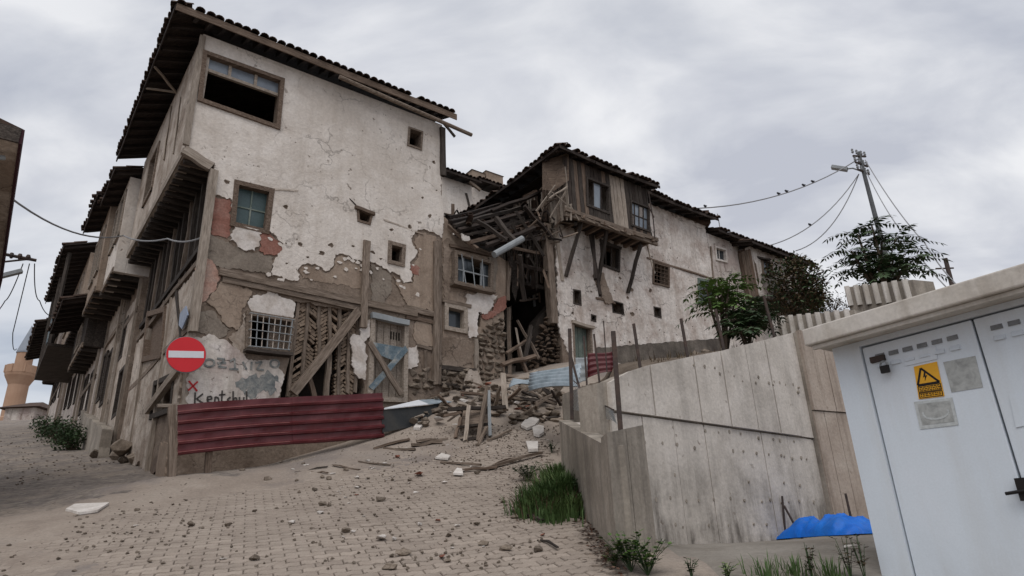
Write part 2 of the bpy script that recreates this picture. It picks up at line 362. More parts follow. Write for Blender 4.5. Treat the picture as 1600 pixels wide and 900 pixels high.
m_kiosk = mat('kiosk_white_paint', [S(206, 214, 222), S(212, 220, 228), S(216, 222, 230)], .8, rough=.5, bump=.06, bscale=60, fine=.05, streak=S(190, 190, 188), sk=.3, spec=.3, bdist=.005, grime=(.7, -.2, S(160, 152, 140)))
m_kioskdk = mat('kiosk_vent_grey', [S(120, 122, 124), S(140, 142, 144)], 3, rough=.5, bump=0)
m_glassdk = mat('dusty_dark_glass', [S(40, 46, 50), S(58, 64, 68)], 2, rough=.15, bump=.05, fine=.1, spec=.6)
m_glassgn = mat('green_painted_pane', [S(50, 66, 68), S(62, 80, 80), S(72, 88, 90)], 2, rough=.4, bump=.1, fine=.2, spec=.4)
m_glasspl = mat('pale_dusty_pane', [S(104, 112, 122), S(130, 138, 146)], 2, rough=.25, bump=.05, fine=.1, spec=.5)
m_gnpaint = mat('faded_green_paint', [S(92, 104, 98), S(112, 122, 114), S(136, 140, 132)], 4, bump=.3, fine=.3)
m_bluepaint = mat('worn_blue_paint', [S(80, 96, 106), S(108, 122, 130), S(160, 160, 156)], 4, bump=.3, fine=.3)
m_redsheet = mat('maroon_sheet_metal', [S(76, 24, 28), S(86, 28, 33), S(94, 36, 40)], 1.2, rough=.42, bump=.08, bscale=10, fine=.15, streak=S(110, 66, 62), sk=.2, blotch=S(90, 44, 44), bl=.4, spec=.4)
m_greysheet = mat('blue_grey_sheet_metal', [S(118, 130, 138), S(146, 158, 166), S(160, 170, 178)], 1.5, rough=.4, bump=.08, bscale=10, fine=.12, streak=S(96, 104, 110), sk=.5, spec=.4)
m_darksheet = mat('black_faded_panel', [S(48, 50, 52), S(60, 62, 63)], 2, rough=.7, bump=.1, fine=.2, blotch=S(84, 80, 74), bl=.5)
m_steel = mat('rusty_dark_steel', [S(54, 48, 46), S(70, 60, 56), S(82, 66, 58)], 5, rough=.75, bump=.2, fine=.3, spec=.3)
m_galv = mat('galvanised_steel', [S(128, 132, 134), S(150, 154, 156)], 4, rough=.5, bump=.05, fine=.15, spec=.4)
m_polegrey = mat('dull_pole_paint', [S(84, 86, 88), S(104, 106, 108)], 3, rough=.7, bump=.1, fine=.2)
m_wire = mat('weathered_cable', [S(140, 140, 142), S(156, 156, 158)], 3, bump=0)
m_wiredk = mat('black_cable', [S(40, 40, 42), S(52, 52, 54)], 3, bump=0)
m_signred = mat('sign_red', [S(196, 24, 34), S(204, 30, 40)], 1, rough=.4, bump=0, fine=.04, spec=.4)
m_signwht = mat('sign_white', [S(206, 208, 212), S(216, 218, 222)], 1, rough=.4, bump=0, fine=.04)
m_plaque = mat('blue_plaque', [S(120, 134, 158), S(150, 160, 178)], 8, rough=.4, bump=0, fine=.1)
m_yellow = mat('sticker_yellow', [S(226, 164, 40), S(232, 174, 56)], 3, rough=.5, bump=0, fine=.06)
m_black = mat('print_black', [S(28, 26, 26), S(36, 33, 32)], 3, rough=.5, bump=0, fine=.05)
m_greytx = mat('print_grey', [S(128, 128, 126), S(150, 150, 148)], 40, rough=.5, bump=0, fine=.2)
m_paper = mat('faded_grey_placard', [S(142, 144, 142), S(172, 174, 172), S(184, 186, 184)], 14, rough=.4, bump=0, fine=.15)
m_plastic = mat('clear_placard_border', [S(186, 190, 190), S(196, 200, 200)], 3, rough=.25, bump=0)
m_tarp = mat('blue_tarpaulin', [S(8, 90, 186), S(14, 108, 210), S(26, 122, 222)], 3, rough=.45, bump=.5, bscale=5, fine=.15, spec=.3, blotch=S(20, 84, 160), bl=.5, blscale=3, bdist=.05)
m_ridgelit = mat('sky_lit_maroon_ridge', [S(116, 70, 68), S(136, 92, 88), S(104, 52, 52)], 3, rough=.6, bump=0, fine=.3)  # paler maroon stands in for sky light caught on the rib tops
m_grafgrey = mat('grey_spray_paint', [S(96, 100, 102), S(128, 130, 128), S(158, 154, 148)], 8, bump=.1, fine=.3)
m_grafdk = mat('dark_spray_paint', [S(66, 62, 60), S(88, 82, 78)], 8, bump=.1, fine=.3)
m_grafred = mat('red_spray_paint', [S(176, 44, 50), S(190, 70, 70)], 8, bump=.1, fine=.2)
m_minaret = mat('sandstone_minaret', [S(160, 128, 106), S(176, 146, 124)], .6, bump=.1, fine=.12)
m_lead = mat('lead_spire', [S(132, 138, 148), S(146, 152, 160)], 1, bump=.1, fine=.1)
m_leaf = mat('green_leaf', [S(62, 86, 42), S(88, 114, 58), S(116, 136, 76)], 1.2, rough=.6, bump=0, fine=.25, rand=.1)
m_leafdk = mat('dark_leaf', [S(46, 62, 42), S(62, 80, 52), S(78, 96, 62)], 1.2, rough=.6, bump=0, fine=.25)
m_leafbr = mat('brown_leaf', [S(66, 52, 42), S(84, 70, 52), S(74, 78, 48)], 1.2, rough=.7, bump=0, fine=.25)
m_grass = mat('grass_blade', [S(56, 76, 44), S(76, 98, 56), S(100, 116, 70)], 2, rough=.6, bump=0, fine=.2)
m_dry = mat('dry_leaf_litter', [S(76, 58, 50), S(100, 76, 64), S(120, 98, 84)], 6, bump=.2, fine=.25)
m_bark = mat('bark', [S(74, 64, 54), S(98, 86, 74)], 6, grain=(4, 4, 1), bump=.5, fine=.3)
m_chip = mat('white_plaster_chip', [S(186, 178, 170), S(214, 208, 202)], 5, bump=.4, fine=.2, rand=.12)
m_birdm = mat('dark_feathers', [S(52, 52, 56), S(70, 70, 74)], 5, bump=0)
# ================================================================== the ground
m_ground = mat('dusty_packed_earth', [S(132, 120, 110), S(148, 136, 125), S(158, 147, 136)], 1.1, bump=.5, bscale=22, fine=.22, blotch=S(118, 110, 106), bl=.75, blscale=.45, bdist=.02)
m_paver = mat('concrete_paver', [S(140, 128, 118), S(154, 142, 131), S(162, 150, 139)], 2.5, bump=.4, bscale=50, fine=.2, rand=.09, bdist=.008, blotch=S(138, 126, 116), bl=.5, blscale=1.2)
m_earthdk = mat('damp_earth', [S(84, 74, 64), S(104, 92, 80), S(118, 106, 94)], 2, bump=.6, bscale=16, fine=.3, bdist=.04)
m_yard = mat('yard_concrete_dirt', [S(118, 112, 104), S(134, 128, 120), S(146, 140, 132)], 1.3, bump=.4, bscale=20, fine=.2, blotch=S(108, 100, 90), bl=.6, blscale=.8)
def dust(x, y):
    a = noise.noise(Vector((x * .55, y * .55, 21))) * .55 + noise.noise(Vector((x * 1.7, y * 1.7, 5))) * .4 + noise.noise(Vector((x * 4.5, y * 4.5, 9))) * .2
    u, w = FA.uw((x, y))
    a += .75 * sst(-3.6, -6.8, x + (y - 8) * .3) + 1.0 * sst(3.6, 1.6, w) - .34 - .2 * sst(-1.5, 0, x)
    return a
def in_pave(x, y):
    u, w = FA.uw((x, y))
    return -7.6 < x < .62 - .03 * (y - 6.5) and 4.6 < y and w > 1.3 and dust(x, y) < .75
def GZ(x, y):
    z = H(x, y)
    if -8.5 < x < 1.6 and 4 < y < 16: z += -.020 + .040 * min(1, max(0, dust(x, y) * .8 + .35))
    return z
xs = [-400, -250, -150, -90, -60, -45, -36, -30, -26, -23] + [-21 + .5 * i for i in range(22)] + [-10 + .14 * i for i in range(100)] + [4 + .4 * i for i in range(20)] + [12, 14, 17, 21, 27, 36, 50, 80, 140, 250, 400]
ys = [-200, -60, -20, -8, -3, 0, 2, 3.5] + [4.2 + .14 * i for i in range(86)] + [16.3 + .5 * i for i in range(40)] + [37, 39, 42, 46, 52, 60, 75, 100, 150, 250, 420]
mb = MB(); nx = len(xs)
for y in ys:
    for x in xs: mb.v.append(Vector((x, y, GZ(x, y))))
for j in range(len(ys) - 1):
    for i in range(nx - 1): mb.f.append((j * nx + i, j * nx + i + 1, j * nx + nx + i + 1, j * nx + nx + i))
ground = obj('ground', mb, m_ground, smooth=True, fixn=False, kind='structure')
m_road = mat('worn_grey_road', [S(106, 98, 93), S(132, 123, 116), S(156, 146, 135)], 2.6, detail=10, bump=1.0, bscale=9, fine=.4, blotch=S(152, 140, 128), bl=.85, blscale=.9, bdist=.06, dist=1.6)
ground.data.materials.append(m_road); ground.data.materials.append(m_yard)
for pl_ in ground.data.polygons:
    c = pl_.center; u, w = FS.uw(c); n_ = noise.noise(Vector((c.x * .9, c.y * .9, 31))) * .7 + noise.noise(Vector((c.x * 3, c.y * 3, 3))) * .25
    fu_, fw_ = FW.uw(c)
    if c.x > 1.35 + .25 * n_ and fw_ > -.5 and 2 < c.y < 16: pl_.material_index = 2; continue
    if u > -1.2 + n_ * 1.6 - .35 * max(0, w - 1.5) and -2 < w < 9 and u < 80: pl_.material_index = 1
# interlocking zigzag pavers: the ones that show largest are pieces, the rest one sheet of real blocks
PL, PW, PG = .228, .114, .007
def paver_outline(ins):
    f = lambda t: .016 * (1 if (t * 4) % 4 in (.5, 2.5) else -1 if (t * 4) % 4 in (1.5, 3.5) else 0)
    ts = [0, .125, .375, .625, .875, 1]
    lo = [((t - .5) * PL, -PW / 2 + f(t)) for t in ts]; hi = [((t - .5) * PL, PW / 2 + f(t)) for t in reversed(ts)]
    sx = (PL - 2 * ins) / PL; sy = (PW - 2 * ins) / PW
    return [(a * sx, b * sy) for a, b in lo] + [(a * sx, b * sy) for a, b in hi]
top = paver_outline(PG / 2 + .005); bot = paver_outline(PG / 2)
NP = len(top)
pv = [Vector((a, b, 0)) for a, b in top] + [Vector((a, b, -.008)) for a, b in bot] + [Vector((a, b, -.05)) for a, b in bot]
pf = [tuple(range(NP))] + [(i, NP + i, NP + (i + 1) % NP, (i + 1) % NP) for i in range(NP)] + [(NP + i, 2 * NP + i, 2 * NP + (i + 1) % NP, NP + (i + 1) % NP) for i in range(NP)]
pm = MB(); pm.v = pv; pm.f = pf; paver_me = pm.mesh('paver'); paver_me.materials.append(m_paver)
pave = thing('pavement', None, None, (0, 8, 2)); pave['kind'] = 'structure'
pa = radians(68); A = Vector((sin(pa), cos(pa), 0)); B = Vector((-cos(pa), sin(pa), 0)); P0 = Vector((-3, 8, 0))
spots = []
for i in range(-60, 60):
    for j in range(-90, 120):
        p = P0 + A * ((i + (.5 if j % 2 else 0)) * PL) + B * (j * PW)
        if not in_pave(p.x, p.y): continue
        z = H(p.x, p.y); d = Vector((p.x, p.y, z)) - EYEV; dz = d.dot(CF)
        if dz < 1: continue
        sx_ = 800 + FPX * d.dot(CR) / dz; sy_ = 450 - FPX * d.dot(CU) / dz
        if -120 < sx_ < 1100 and sy_ < 1010:
            inn = 0 < sx_ < 1600 and sy_ < 905 and dust(p.x, p.y) < .12
            spots.append((0 if inn else 1, d.length, p.x, p.y, z))
spots.sort()
rest = MB()
for k, (inn, d, x, y, z) in enumerate(spots):
    e_ = .12; n_ = Vector((-(H(x + e_, y) - H(x - e_, y)) / (2 * e_), -(H(x, y + e_) - H(x, y - e_)) / (2 * e_), 1)).normalized()
    n_ = (n_ + Vector((random.gauss(0, .012), random.gauss(0, .012), 0))).normalized()
    xa = (A - n_ * A.dot(n_)).normalized(); ya = n_.cross(xa)
    zz = z + random.gauss(0, .0022)
    M = Matrix(((xa.x, ya.x, n_.x, x), (xa.y, ya.y, n_.y, y), (xa.z, ya.z, n_.z, zz), (0, 0, 0, 1)))
    if k < 300 and inn == 0: inst('paver', paver_me, M, pave)
    else: rest.add([M @ v for v in pv], pf)
obj('paver_field', rest, m_paver, pave, kind='stuff', fixn=False)
# ------------------------------------------------------------------ terrace behind the retaining wall
topline = [FW.uz(*p) for p in ((945, 600), (971, 584), (1004, 573), (1040, 566), (1077, 558), (1121, 550), (1155, 541), (1188, 533), (1234, 521), (1270, 517))]
def wtop(u):
    if u <= topline[0][0]: return topline[0][1]
    for (a, za), (b, zb) in zip(topline, topline[1:]):
        if u <= b: return za + (zb - za) * (u - a) / (b - a)
    return topline[-1][1]
UL, UR = FW.uz(950, 640)[0], FW.uz(1266, 684)[0]
gapw = (FA.O - FW.O).dot(-FW.n)
def TZ(u, v):                  # u along the wall, v behind it
    p = FW.O + FW.e * u - FW.n * v; fu, fw = FA.uw(p)
    zb = 5.35 + .2 * max(0, min(8, fu - 9)); t = min(1, max(0, v / max(.5, (v + fw))))
    z = (wtop(u) - .12) * (1 - t) + zb * t
    z += noise.noise(Vector((u * .9, v * .9, 2))) * .1 * sst(.2, 1, v)
    xl = .78 + (p.y - 9.3) * .075 if p.y > 9.3 else .78
    k = sst(xl, xl + .9, p.x)
    return z * k + min(z, H(p.x, p.y) - .06) * (1 - k)
mb = MB(); us = [UL - .15 + .28 * i for i in range(90)]; vs = [.06 + .3 * i for i in range(34)]
for v in vs:
    for u in us: mb.v.append(FW.W(u, TZ(u, v), -v))
n_ = len(us)
for j in range(len(vs) - 1):
    for i in range(n_ - 1): mb.f.append((j * n_ + i, j * n_ + i + 1, j * n_ + n_ + i + 1, j * n_ + n_ + i))
obj('terrace_ground', mb, m_earthdk, smooth=True, fixn=False, kind='structure')
# ------------------------------------------------------------------ retaining wall
rw = thing('retaining_wall', 'tall board marked grey concrete retaining wall with a pour line, fence posts on top', 'wall', FW.W(1, 1.2))
zp = [FW.uz(1000, 650), FW.uz(1265, 686)]
def zpour(u): return zp[0][1] + (zp[1][1] - zp[0][1]) * (u - zp[0][0]) / (zp[1][0] - zp[0][0])
mb = MB()
for (a, b) in zip(us, us[1:]):
    if a > UR + .3: break
    b = min(b, UR + .3)
    mb.hexa([FW.W(a, .9, 0), FW.W(b, .9, 0), FW.W(b, .9, -.3), FW.W(a, .9, -.3)], [FW.W(a, wtop(a) - .01, 0), FW.W(b, wtop(b) - .01, 0), FW.W(b, wtop(b) - .01, -.3), FW.W(a, wtop(a) - .01, -.3)])
obj('core', mb, m_concdk, rw)
R = random.Random(5)
upj = [UL] + [FW.uz(*p)[0] for p in ((1018, 652), (1091, 662), (1137, 669), (1179, 674), (1214, 678), (1247, 682))] + [UR + .02]
loj = [UL] + [FW.uz(*p)[0] for p in ((1000, 656), (1048, 662), (1096, 668), (1140, 674), (1186, 678), (1226, 682))] + [UR + .02]
for tier, js in ((1, upj), (0, loj)):
    for a, b in zip(js, js[1:]):
        g = .011 if tier else .006; w1 = (.062 if tier else .03) + R.uniform(-.014, .014) * (1 if tier else .5); a_, b_ = a + g, b - g
        if tier: q = [(a_, zpour(a_) + .01), (b_, zpour(b_) + .01), (b_, wtop(b_)), ((a_ + b_) / 2, wtop((a_ + b_) / 2)), (a_, wtop(a_))]
        else: q = [(a_, .95), (b_, .95), (b_, zpour(b_) - .012), (a_, zpour(a_) - .012)]
        m2 = MB(); sheet(m2, FW, q, (), 0, w1); obj('panel', m2, m_conc, rw)
mb = MB()
for row in (-.55, .2, .42, .78, 1.02, 1.3, 1.62, 2.1):
    u = UL + .3
    while u < UR:
        zc = zpour(u) + (.12 - row if row < 2 else .75) + R.uniform(-.03, .03)
        if R.random() < (.8 if row in (.42, 1.02, 1.62) else .5) and zc < wtop(u) - .1:
            c = FW.W(u + R.uniform(-.05, .05), zc, .074 if zc > zpour(u) else .036); r_ = R.uniform(.012, .022)
            pts = [c + (FW.e * cos(k * pi / 3) + Vector((0, 0, sin(k * pi / 3))) * 1.3) * r_ for k in range(6)]
            mb.add([p + FW.n * .004 for p in pts] + [p - FW.n * .03 for p in pts], [tuple(range(6))] + [(i, (i + 1) % 6, 6 + (i + 1) % 6, 6 + i) for i in range(6)])
        u += R.uniform(.12, .38)
obj('tie_holes', mb, m_concdk, rw, kind='stuff')
# the brown stained bay beyond it
FB = Fr(FW.W(UR, 0, .10), 62)
bw = thing('stained_bay_wall', 'brown streaked concrete wall bay of upright boards behind the kiosk', 'wall', FB.W(1, 1.2))
zt = FB.uz(1262, 520)[1]; zm = FB.uz(1270, 642)[1]
mb = MB(); mb.fbox(FB, 0, 4.2, .9, zt - .02, -.35, 0); obj('core', mb, m_concdk, bw)
u = 0
while u < 4.1:
    wd_ = R.uniform(.2, .3)
    for z0, z1, ww in ((.92, zm - .008, .02), (zm + .008, zt, .045)):
        m2 = MB(); m2.fbox(FB, u + .006, u + wd_ - .006, z0, z1 + (R.uniform(-.02, .02) if z1 == zt else 0), -.01, ww + R.uniform(-.008, .01)); obj('board_strip', m2, m_concbr, bw)
    u += wd_
# ------------------------------------------------------------------ low stub wall with pillar at the kerb
lw = thing('low_wall', 'low cracked concrete wall with stub pillar beside the grass clump', 'wall', at_z(990, 872, 1.5))
pA = at_d(948, 697, 6.15); pB = at_d(873, 657, 9.3)            # top edge of the street face
dirw = Vector((pB.x - pA.x, pB.y - pA.y, 0)).normalized(); nrm = Vector((dirw.y, -dirw.x, 0))
def lwp(t, z, o): p = pA + (pB - pA) * t; return Vector((p.x, p.y, z if z is not None else p.z)) + nrm * o
cuts = [0, .26, .55, .8, 1]
for i in range(4):
    a, b = cuts[i] + .002, cuts[i + 1] - .002; m2 = MB(); zz = lwp(a, None, 0).z, lwp(b, None, 0).z
    m2.hexa([lwp(a, .9, 0), lwp(b, 1.5, 0), lwp(b, 1.5, .16), lwp(a, .9, .16)], [lwp(a, None, 0), lwp(b, None, 0), lwp(b, zz[1], .16), lwp(a, zz[0], .16)]); obj('panel', m2, m_concdk, lw)
m2 = MB(); zz = [lwp(t, None, 0).z for t in (0, 1)]
zz[0] = lwp(.16, None, 0).z; m2.hexa([lwp(.16, .9, .162), lwp(1, 1.5, .162), lwp(1, 1.5, .55), lwp(.16, .9, .42)], [lwp(.16, zz[0] - .04, .162), lwp(1, zz[1] - .03, .162), lwp(1, zz[1] - .03, .55), lwp(.16, zz[0] + .02, .42)]); obj('bed_fill', m2, m_conc, lw)
pC = at_d(948, 676, 6.05); pD = at_d(1005, 664, 6.55)
e_ = Vector((pD.x - pC.x, pD.y - pC.y, 0)); bk = dirw.copy()
for a, b in ((0, .495), (.505, 1)):
    m2 = MB(); qa = pC + (pD - pC) * a; qb = pC + (pD - pC) * b; lo = lambda p: Vector((p.x, p.y, 1.0))
    m2.hexa([lo(qa), lo(qb), lo(qb + bk * .3), lo(qa + bk * .3)], [qa, qb, qb + bk * .3, qa + bk * .3]); obj('pillar', m2, m_concdk, lw)
g1 = at_d(879, 616, 9.45); g2 = at_d(921, 600, 9.2); m2 = MB()
lo = lambda p: Vector((p.x, p.y, 2.2)); f_ = Vector((0, .22, 0))
m2.hexa([lo(g1), lo(g2), lo(g2 + f_), lo(g1 + f_)], [g1, g2, g2 + f_, g1 + f_]); obj('end_block', m2, m_concdk, lw)
# fence posts
fposts = [((890, 514), (894, 655), .032, None), ((892, 556), (906, 609), .02, None), ((912, 525), (917, 611), .018, None), ((928, 522), (938, 600), .02, None), ((943, 501), (945, 545), .012, None), ((958, 518), (968, 664), .03, None), ((990, 506), (1001, 575), .022, None), ((1064, 498), (1075, 558), .022, None), ((1118, 483), (1131, 544), .022, None), ((1193, 462), (1211, 527), .024, None)]
flab = ['thick dark steel fence post standing on the grey end block', 'short leaning steel fence post beside the end block', 'thin dark steel post in front of the green house door', 'slim dark steel post before the maroon sheet by the door', 'shortest thin grey rod before the house plinth', 'thick rust brown post rising behind the concrete stub pillar', 'leaning fence post where the retaining wall top begins to rise', 'leaning fence post on the retaining wall before the stone heap', 'leaning fence post on the wall against the young ailanthus', 'leaning fence post on the wall between bush and ribbed parapet']
for i, (a, b, r_, _) in enumerate(fposts):
    if i in (0, 1): p0 = at_d(*b, 9.25); p1 = at_d(*a, 9.25)
    elif i in (2, 3, 4): p0 = at_d(*b, 9.6 + i * .4); p1 = at_d(*a, 9.6 + i * .4); p0.z -= .4
    elif i == 5: p0 = at_d(*b, 6.9); p1 = at_d(*a, 6.9); p0.z -= .3
    else:
        p0 = FW.W(*FW.uz(*b, -.1), -.1); p1 = FW.W(*FW.uz(*a, -.1), -.1); p0.z -= .12
    mb = MB(); d_ = p1 - p0; s_ = r_ / hypot(1, 0)
    M = axisM(p0, d_); mb.box((d_.length / 2, 0, 0), (d_.length, r_ * 1.5, r_ * 1.5)); ob_ = mb.mesh('fence_post'); ob_.materials.append(m_steel)
    o = inst('fence_post', ob_, M); tag(o, flab[i], 'post', 'steel fence posts')
# sagging chain link between two posts
mb = MB(); ta, tb, ba, bb = at_d(896, 560, 9.2), at_d(962, 600, 6.95), at_d(896, 640, 9.2), at_d(967, 662, 6.95)
ml = [at_d(896, 596, 9.2), at_d(962, 640, 6.95)]
def clp(s_, t): # s along, t up
    lo_ = ba.lerp(bb, s_); hi_ = ml[0].lerp(ml[1], s_); hi_.z -= .12 * 4 * s_ * (1 - s_) * .5
    p = lo_.lerp(hi_, t); return p + Vector((sin(s_ * 17) * .02, cos(s_ * 11 + t * 3) * .03, 0))
NS, NT = 34, 8
for i in range(-NT, NS):
    for sg in (1, -1):
        pts = []
        for k in range(NT + 1):
            s_ = (i + (k if sg > 0 else NT - k)) / NS
            if 0 <= s_ <= 1: pts.append(clp(s_, k / NT))
        if len(pts) > 1: mb.tube(pts, .0024, 3, False)
cl = thing('chain_link_mesh', 'sagging strip of chain link mesh between two fence posts', 'fence', ba)
obj('wire_mesh', mb, m_galv, cl)
mb = MB(); mb.tube([clp(s_ / 12, 1.0) for s_ in range(13)], .008, 5); obj('top_wire', mb, m_steel, cl)
# ================================================================== building kit
def barrel_mesh():
    mb = MB(); n = 5; r = .095; th = .018; ln = .42
    for x, sc in ((0, 1.0), (ln, .82)):
        for rr in (r, r - th):
            for k in range(n + 1):
                a = pi * k / n; mb.v.append(Vector((x, cos(a) * rr * sc, sin(a) * rr * sc * .8)))
    m = n + 1
    for k in range(n):
        mb.f += [(k, k + 1, 2 * m + k + 1, 2 * m + k), (m + k + 1, m + k, 3 * m + k, 3 * m + k + 1), (k + 1, k, m + k, m + k + 1), (2 * m + k, 2 * m + k + 1, 3 * m + k + 1, 3 * m + k)]
    me = mb.mesh('roof_tile'); me.materials.append(m_tile); return me
TILE = barrel_mesh()
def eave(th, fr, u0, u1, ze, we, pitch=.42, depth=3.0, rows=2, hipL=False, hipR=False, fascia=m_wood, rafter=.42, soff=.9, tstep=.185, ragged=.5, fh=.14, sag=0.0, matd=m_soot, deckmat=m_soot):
    """one roof slope over a front: deck, clay tiles on it, rafters under it and an eave board"""
    R = random.Random(int(u0 * 100 + ze * 10)); P = lambda u, t, dz=0: fr.W(u, ze + t * pitch + dz - sag * sin(pi * (u - u0) / (u1 - u0)), we - t)
    mb = MB(); nseg = 8
    for i in range(nseg):
        a = u0 + (u1 - u0) * i / nseg; b = u0 + (u1 - u0) * (i + 1) / nseg
        ia, ib = a, b
        if hipL: ia = max(a, u0 + depth); ib = max(b, u0 + depth)
        if hipR: ia = min(ia, u1 - depth); ib = min(ib, u1 - depth)
        if hipL and hipR and u1 - u0 < 2 * depth: ia = ib = (u0 + u1) / 2
        q = [P(a, 0), P(b, 0), P(ib, depth), P(ia, depth)]
        mb.hexa(q, [p + Vector((0, 0, .045)) for p in q])
    roof = obj('roof', mb, deckmat, th)
    ax = (P(u0, 1) - P(u0, 0)).normalized()
    for r in range(rows):
        u = u0 + .08
        while u < u1 - .05:
            t = -.06 + r * .34
            if not ((hipL and u < u0 + t) or (hipR and u > u1 - t)) and R.random() > .06 * ragged:
                p = P(u + R.uniform(-.02, .02), t + R.uniform(-.05, .04) * ragged, .05 + R.uniform(0, .025) * ragged + r * .012)
                M = axisM(p, ax + fr.e * R.gauss(0, .05 * ragged), fr.n.lerp(Vector((0, 0, 1)), .9)); inst('roof_tile', TILE, M, roof)
            u += tstep
    if rafter:
        u = u0 + .15
        while u < u1 - .05:
            L_ = soff
            if hipL: L_ = min(L_, max(.15, u - u0 - .02))
            if hipR: L_ = min(L_, max(.15, u1 - u - .02))
            timber(th, 'rafter', P(u, .03, -.05), P(u, L_, -.05), .075, .09, matd, warp=.006, segs=2); u += rafter * R.uniform(.9, 1.1)
    if fascia: 
        n = 3
        for i in range(n):
            a = u0 + (u1 - u0) * i / n; b = u0 + (u1 - u0) * (i + 1) / n - .012
            timber(th, 'fascia_board', P(a, -.012, -fh / 2 + .03), P(b, -.012, -fh / 2 + .03), .024, fh, fascia, warp=.008)
    return roof
def frame_window(th, fr, q, w, fw=.07, proud=.05, mf=None, nx=1, ny=1, pane=None, skip=(), mu=.03, rec=.10, lab=None, mm=None):
    """q: opening corners (TL TR BR BL) as (u,z). Frame round it, muntins and panes set back in it"""
    mf = mf or m_wood; TLq, TR, BR, BL = [Vector(p) for p in q]; mb = MB()
    for a, b in ((TLq, TR), (TR, BR), (BR, BL), (BL, TLq)):
        d = (b - a).normalized() * fw * .5; mb.qbar(fr, a - d, b + d, fw, w - rec, w + proud + random.uniform(0, .006))
    o = obj('window', mb, mf, th)
    if lab: o['label'] = lab
    L_ = lambda s_, t: TLq.lerp(TR, s_).lerp(BL.lerp(BR, s_), t)
    for i in range(1, nx):
        if ('v', i) not in skip: m2 = MB(); m2.qbar(fr, L_(i / nx, 0), L_(i / nx, 1), mu, w - rec + .01, w - rec + .045); obj('muntin', m2, mm or mf, o)
    for j in range(1, ny):
        if ('h', j) not in skip: m2 = MB(); m2.qbar(fr, L_(0, j / ny), L_(1, j / ny), mu * .95, w - rec + .012, w - rec + .043); obj('muntin', m2, mm or mf, o)
    if pane:
        for i in range(nx):
            for j in range(ny):
                if (i, j) in skip: continue
                c = [L_(i / nx, j / ny), L_((i + 1) / nx, j / ny), L_((i + 1) / nx, (j + 1) / ny), L_(i / nx, (j + 1) / ny)]
                m2 = MB(); m2.quadslab(fr, c, w - rec + .014, w - rec + .024); obj('pane', m2, pane, o)
    return o
def patch(th, fr, pix, w0, w1, m, name='plaster', amp=.04, step=.035, seed=1, holes=(), und=0, grid=None, isuz=False, skip=()):
    q = pix if isuz else fr.q(pix); mb = MB(); sheet(mb, fr, jag(q, step, amp, seed, skip), holes, w0, w1, grid, und); return obj(name, mb, m, th)
def grow(q, d):
    c = Vector((sum(p[0] for p in q) / 4, sum(p[1] for p in q) / 4)); return [(p[0] + d * (1 if p[0] > c.x else -1), p[1] + d * (1 if p[1] > c.y else -1)) for p in q]
def pbeam(th, fr, a, b, wd, dp, m, w=0, name='timber', wa=None, **k):
    ua, ub = fr.uz(*a, w), fr.uz(*b, w)
    return timber(th, name, fr.W(*ua, w + dp / 2 - .01), fr.W(*ub, (w if wa is None else wa) + dp / 2 - .01), dp, wd, m, up=(fr.W(*ub) - fr.W(*ua)).cross(fr.n), **k)

# ================================================================== the three-storey corner house
oh = thing('corner_house', 'three storey crumbling house with white plaster and overhanging top floor on street corner', 'house', FA.W(0, 2.4))
uE = 5.33; zT = 12.02; zJ = 9.02; uJ = -.56
Wq = {}
Wq['big'] = FA.q([(319, 84), (440, 127), (433, 201), (311, 158)])
Wq['green'] = FA.q([(369, 286), (424, 299), (416, 363), (363, 351)])
Wq['top'] = FA.q([(638, 201), (658, 208), (656, 235), (636, 228)])
Wq['vent'] = FA.q([(558, 328), (580, 335), (576, 351), (559, 346)])
Wq['mid'] = FA.q([(608, 380), (630, 386), (628, 415), (607, 410)])
Wq['grille'] = FA.q([(387, 491), (456, 502), (449, 551), (385, 545)])
Wq['door'] = FA.q([(581, 495), (633, 507), (631, 626), (576, 624)])
wat = FA.q([(461, 470), (566, 488), (572, 520), (556, 545), (570, 605), (560, 640), (436, 640), (440, 600), (452, 560), (458, 520)])
holes = [Wq[k] for k in ('big', 'green', 'top', 'vent', 'mid', 'grille', 'door')]
# load-bearing mud wall, with the openings cut through it and the eroded panel left open
outer = [(.0, 2.0), (uE, 2.0), (uE, zT), (uJ, zT), (uJ, zJ), (0, zJ)]
mb = MB(); sheet(mb, FA, outer, holes + [jag(wat, .1, .03, 3)], -.34, 0, .35, .018, back=True); obj('wall', mb, m_mud, oh)
mb = MB()
for a, b, c, d, e_, f in ((uE - .3, uE, 2, zT, -6.1, -.345), (.02, uE, 2, zT, -6.4, -6.11)): mb.fbox(FA, a, b, c, d, e_, f)
obj('back_wall', mb, m_mud, oh)
mb = MB()
for z in (6.75, 9.05): mb.fbox(FA, .36, uE - .31, z - .1, z + .1, -6.1, -.345)
obj('floor', mb, m_wooddk, oh)
mb = MB(); mb.fbox(FA, -.5, uE - .01, zT + .02, zT + .06, -6.4, -.05); obj('ceiling', mb, m_wooddk, oh)
mb = MB(); mb.fbox(FA, .36, uE - .31, 3.0, 6.6, -2.6, -2.5); obj('partition', mb, m_inside, oh)
mb = MB(); mb.fbox(FA, -.3, uE - .31, 9.2, 11.9, -3.6, -3.5); obj('partition', mb, m_inside, oh)
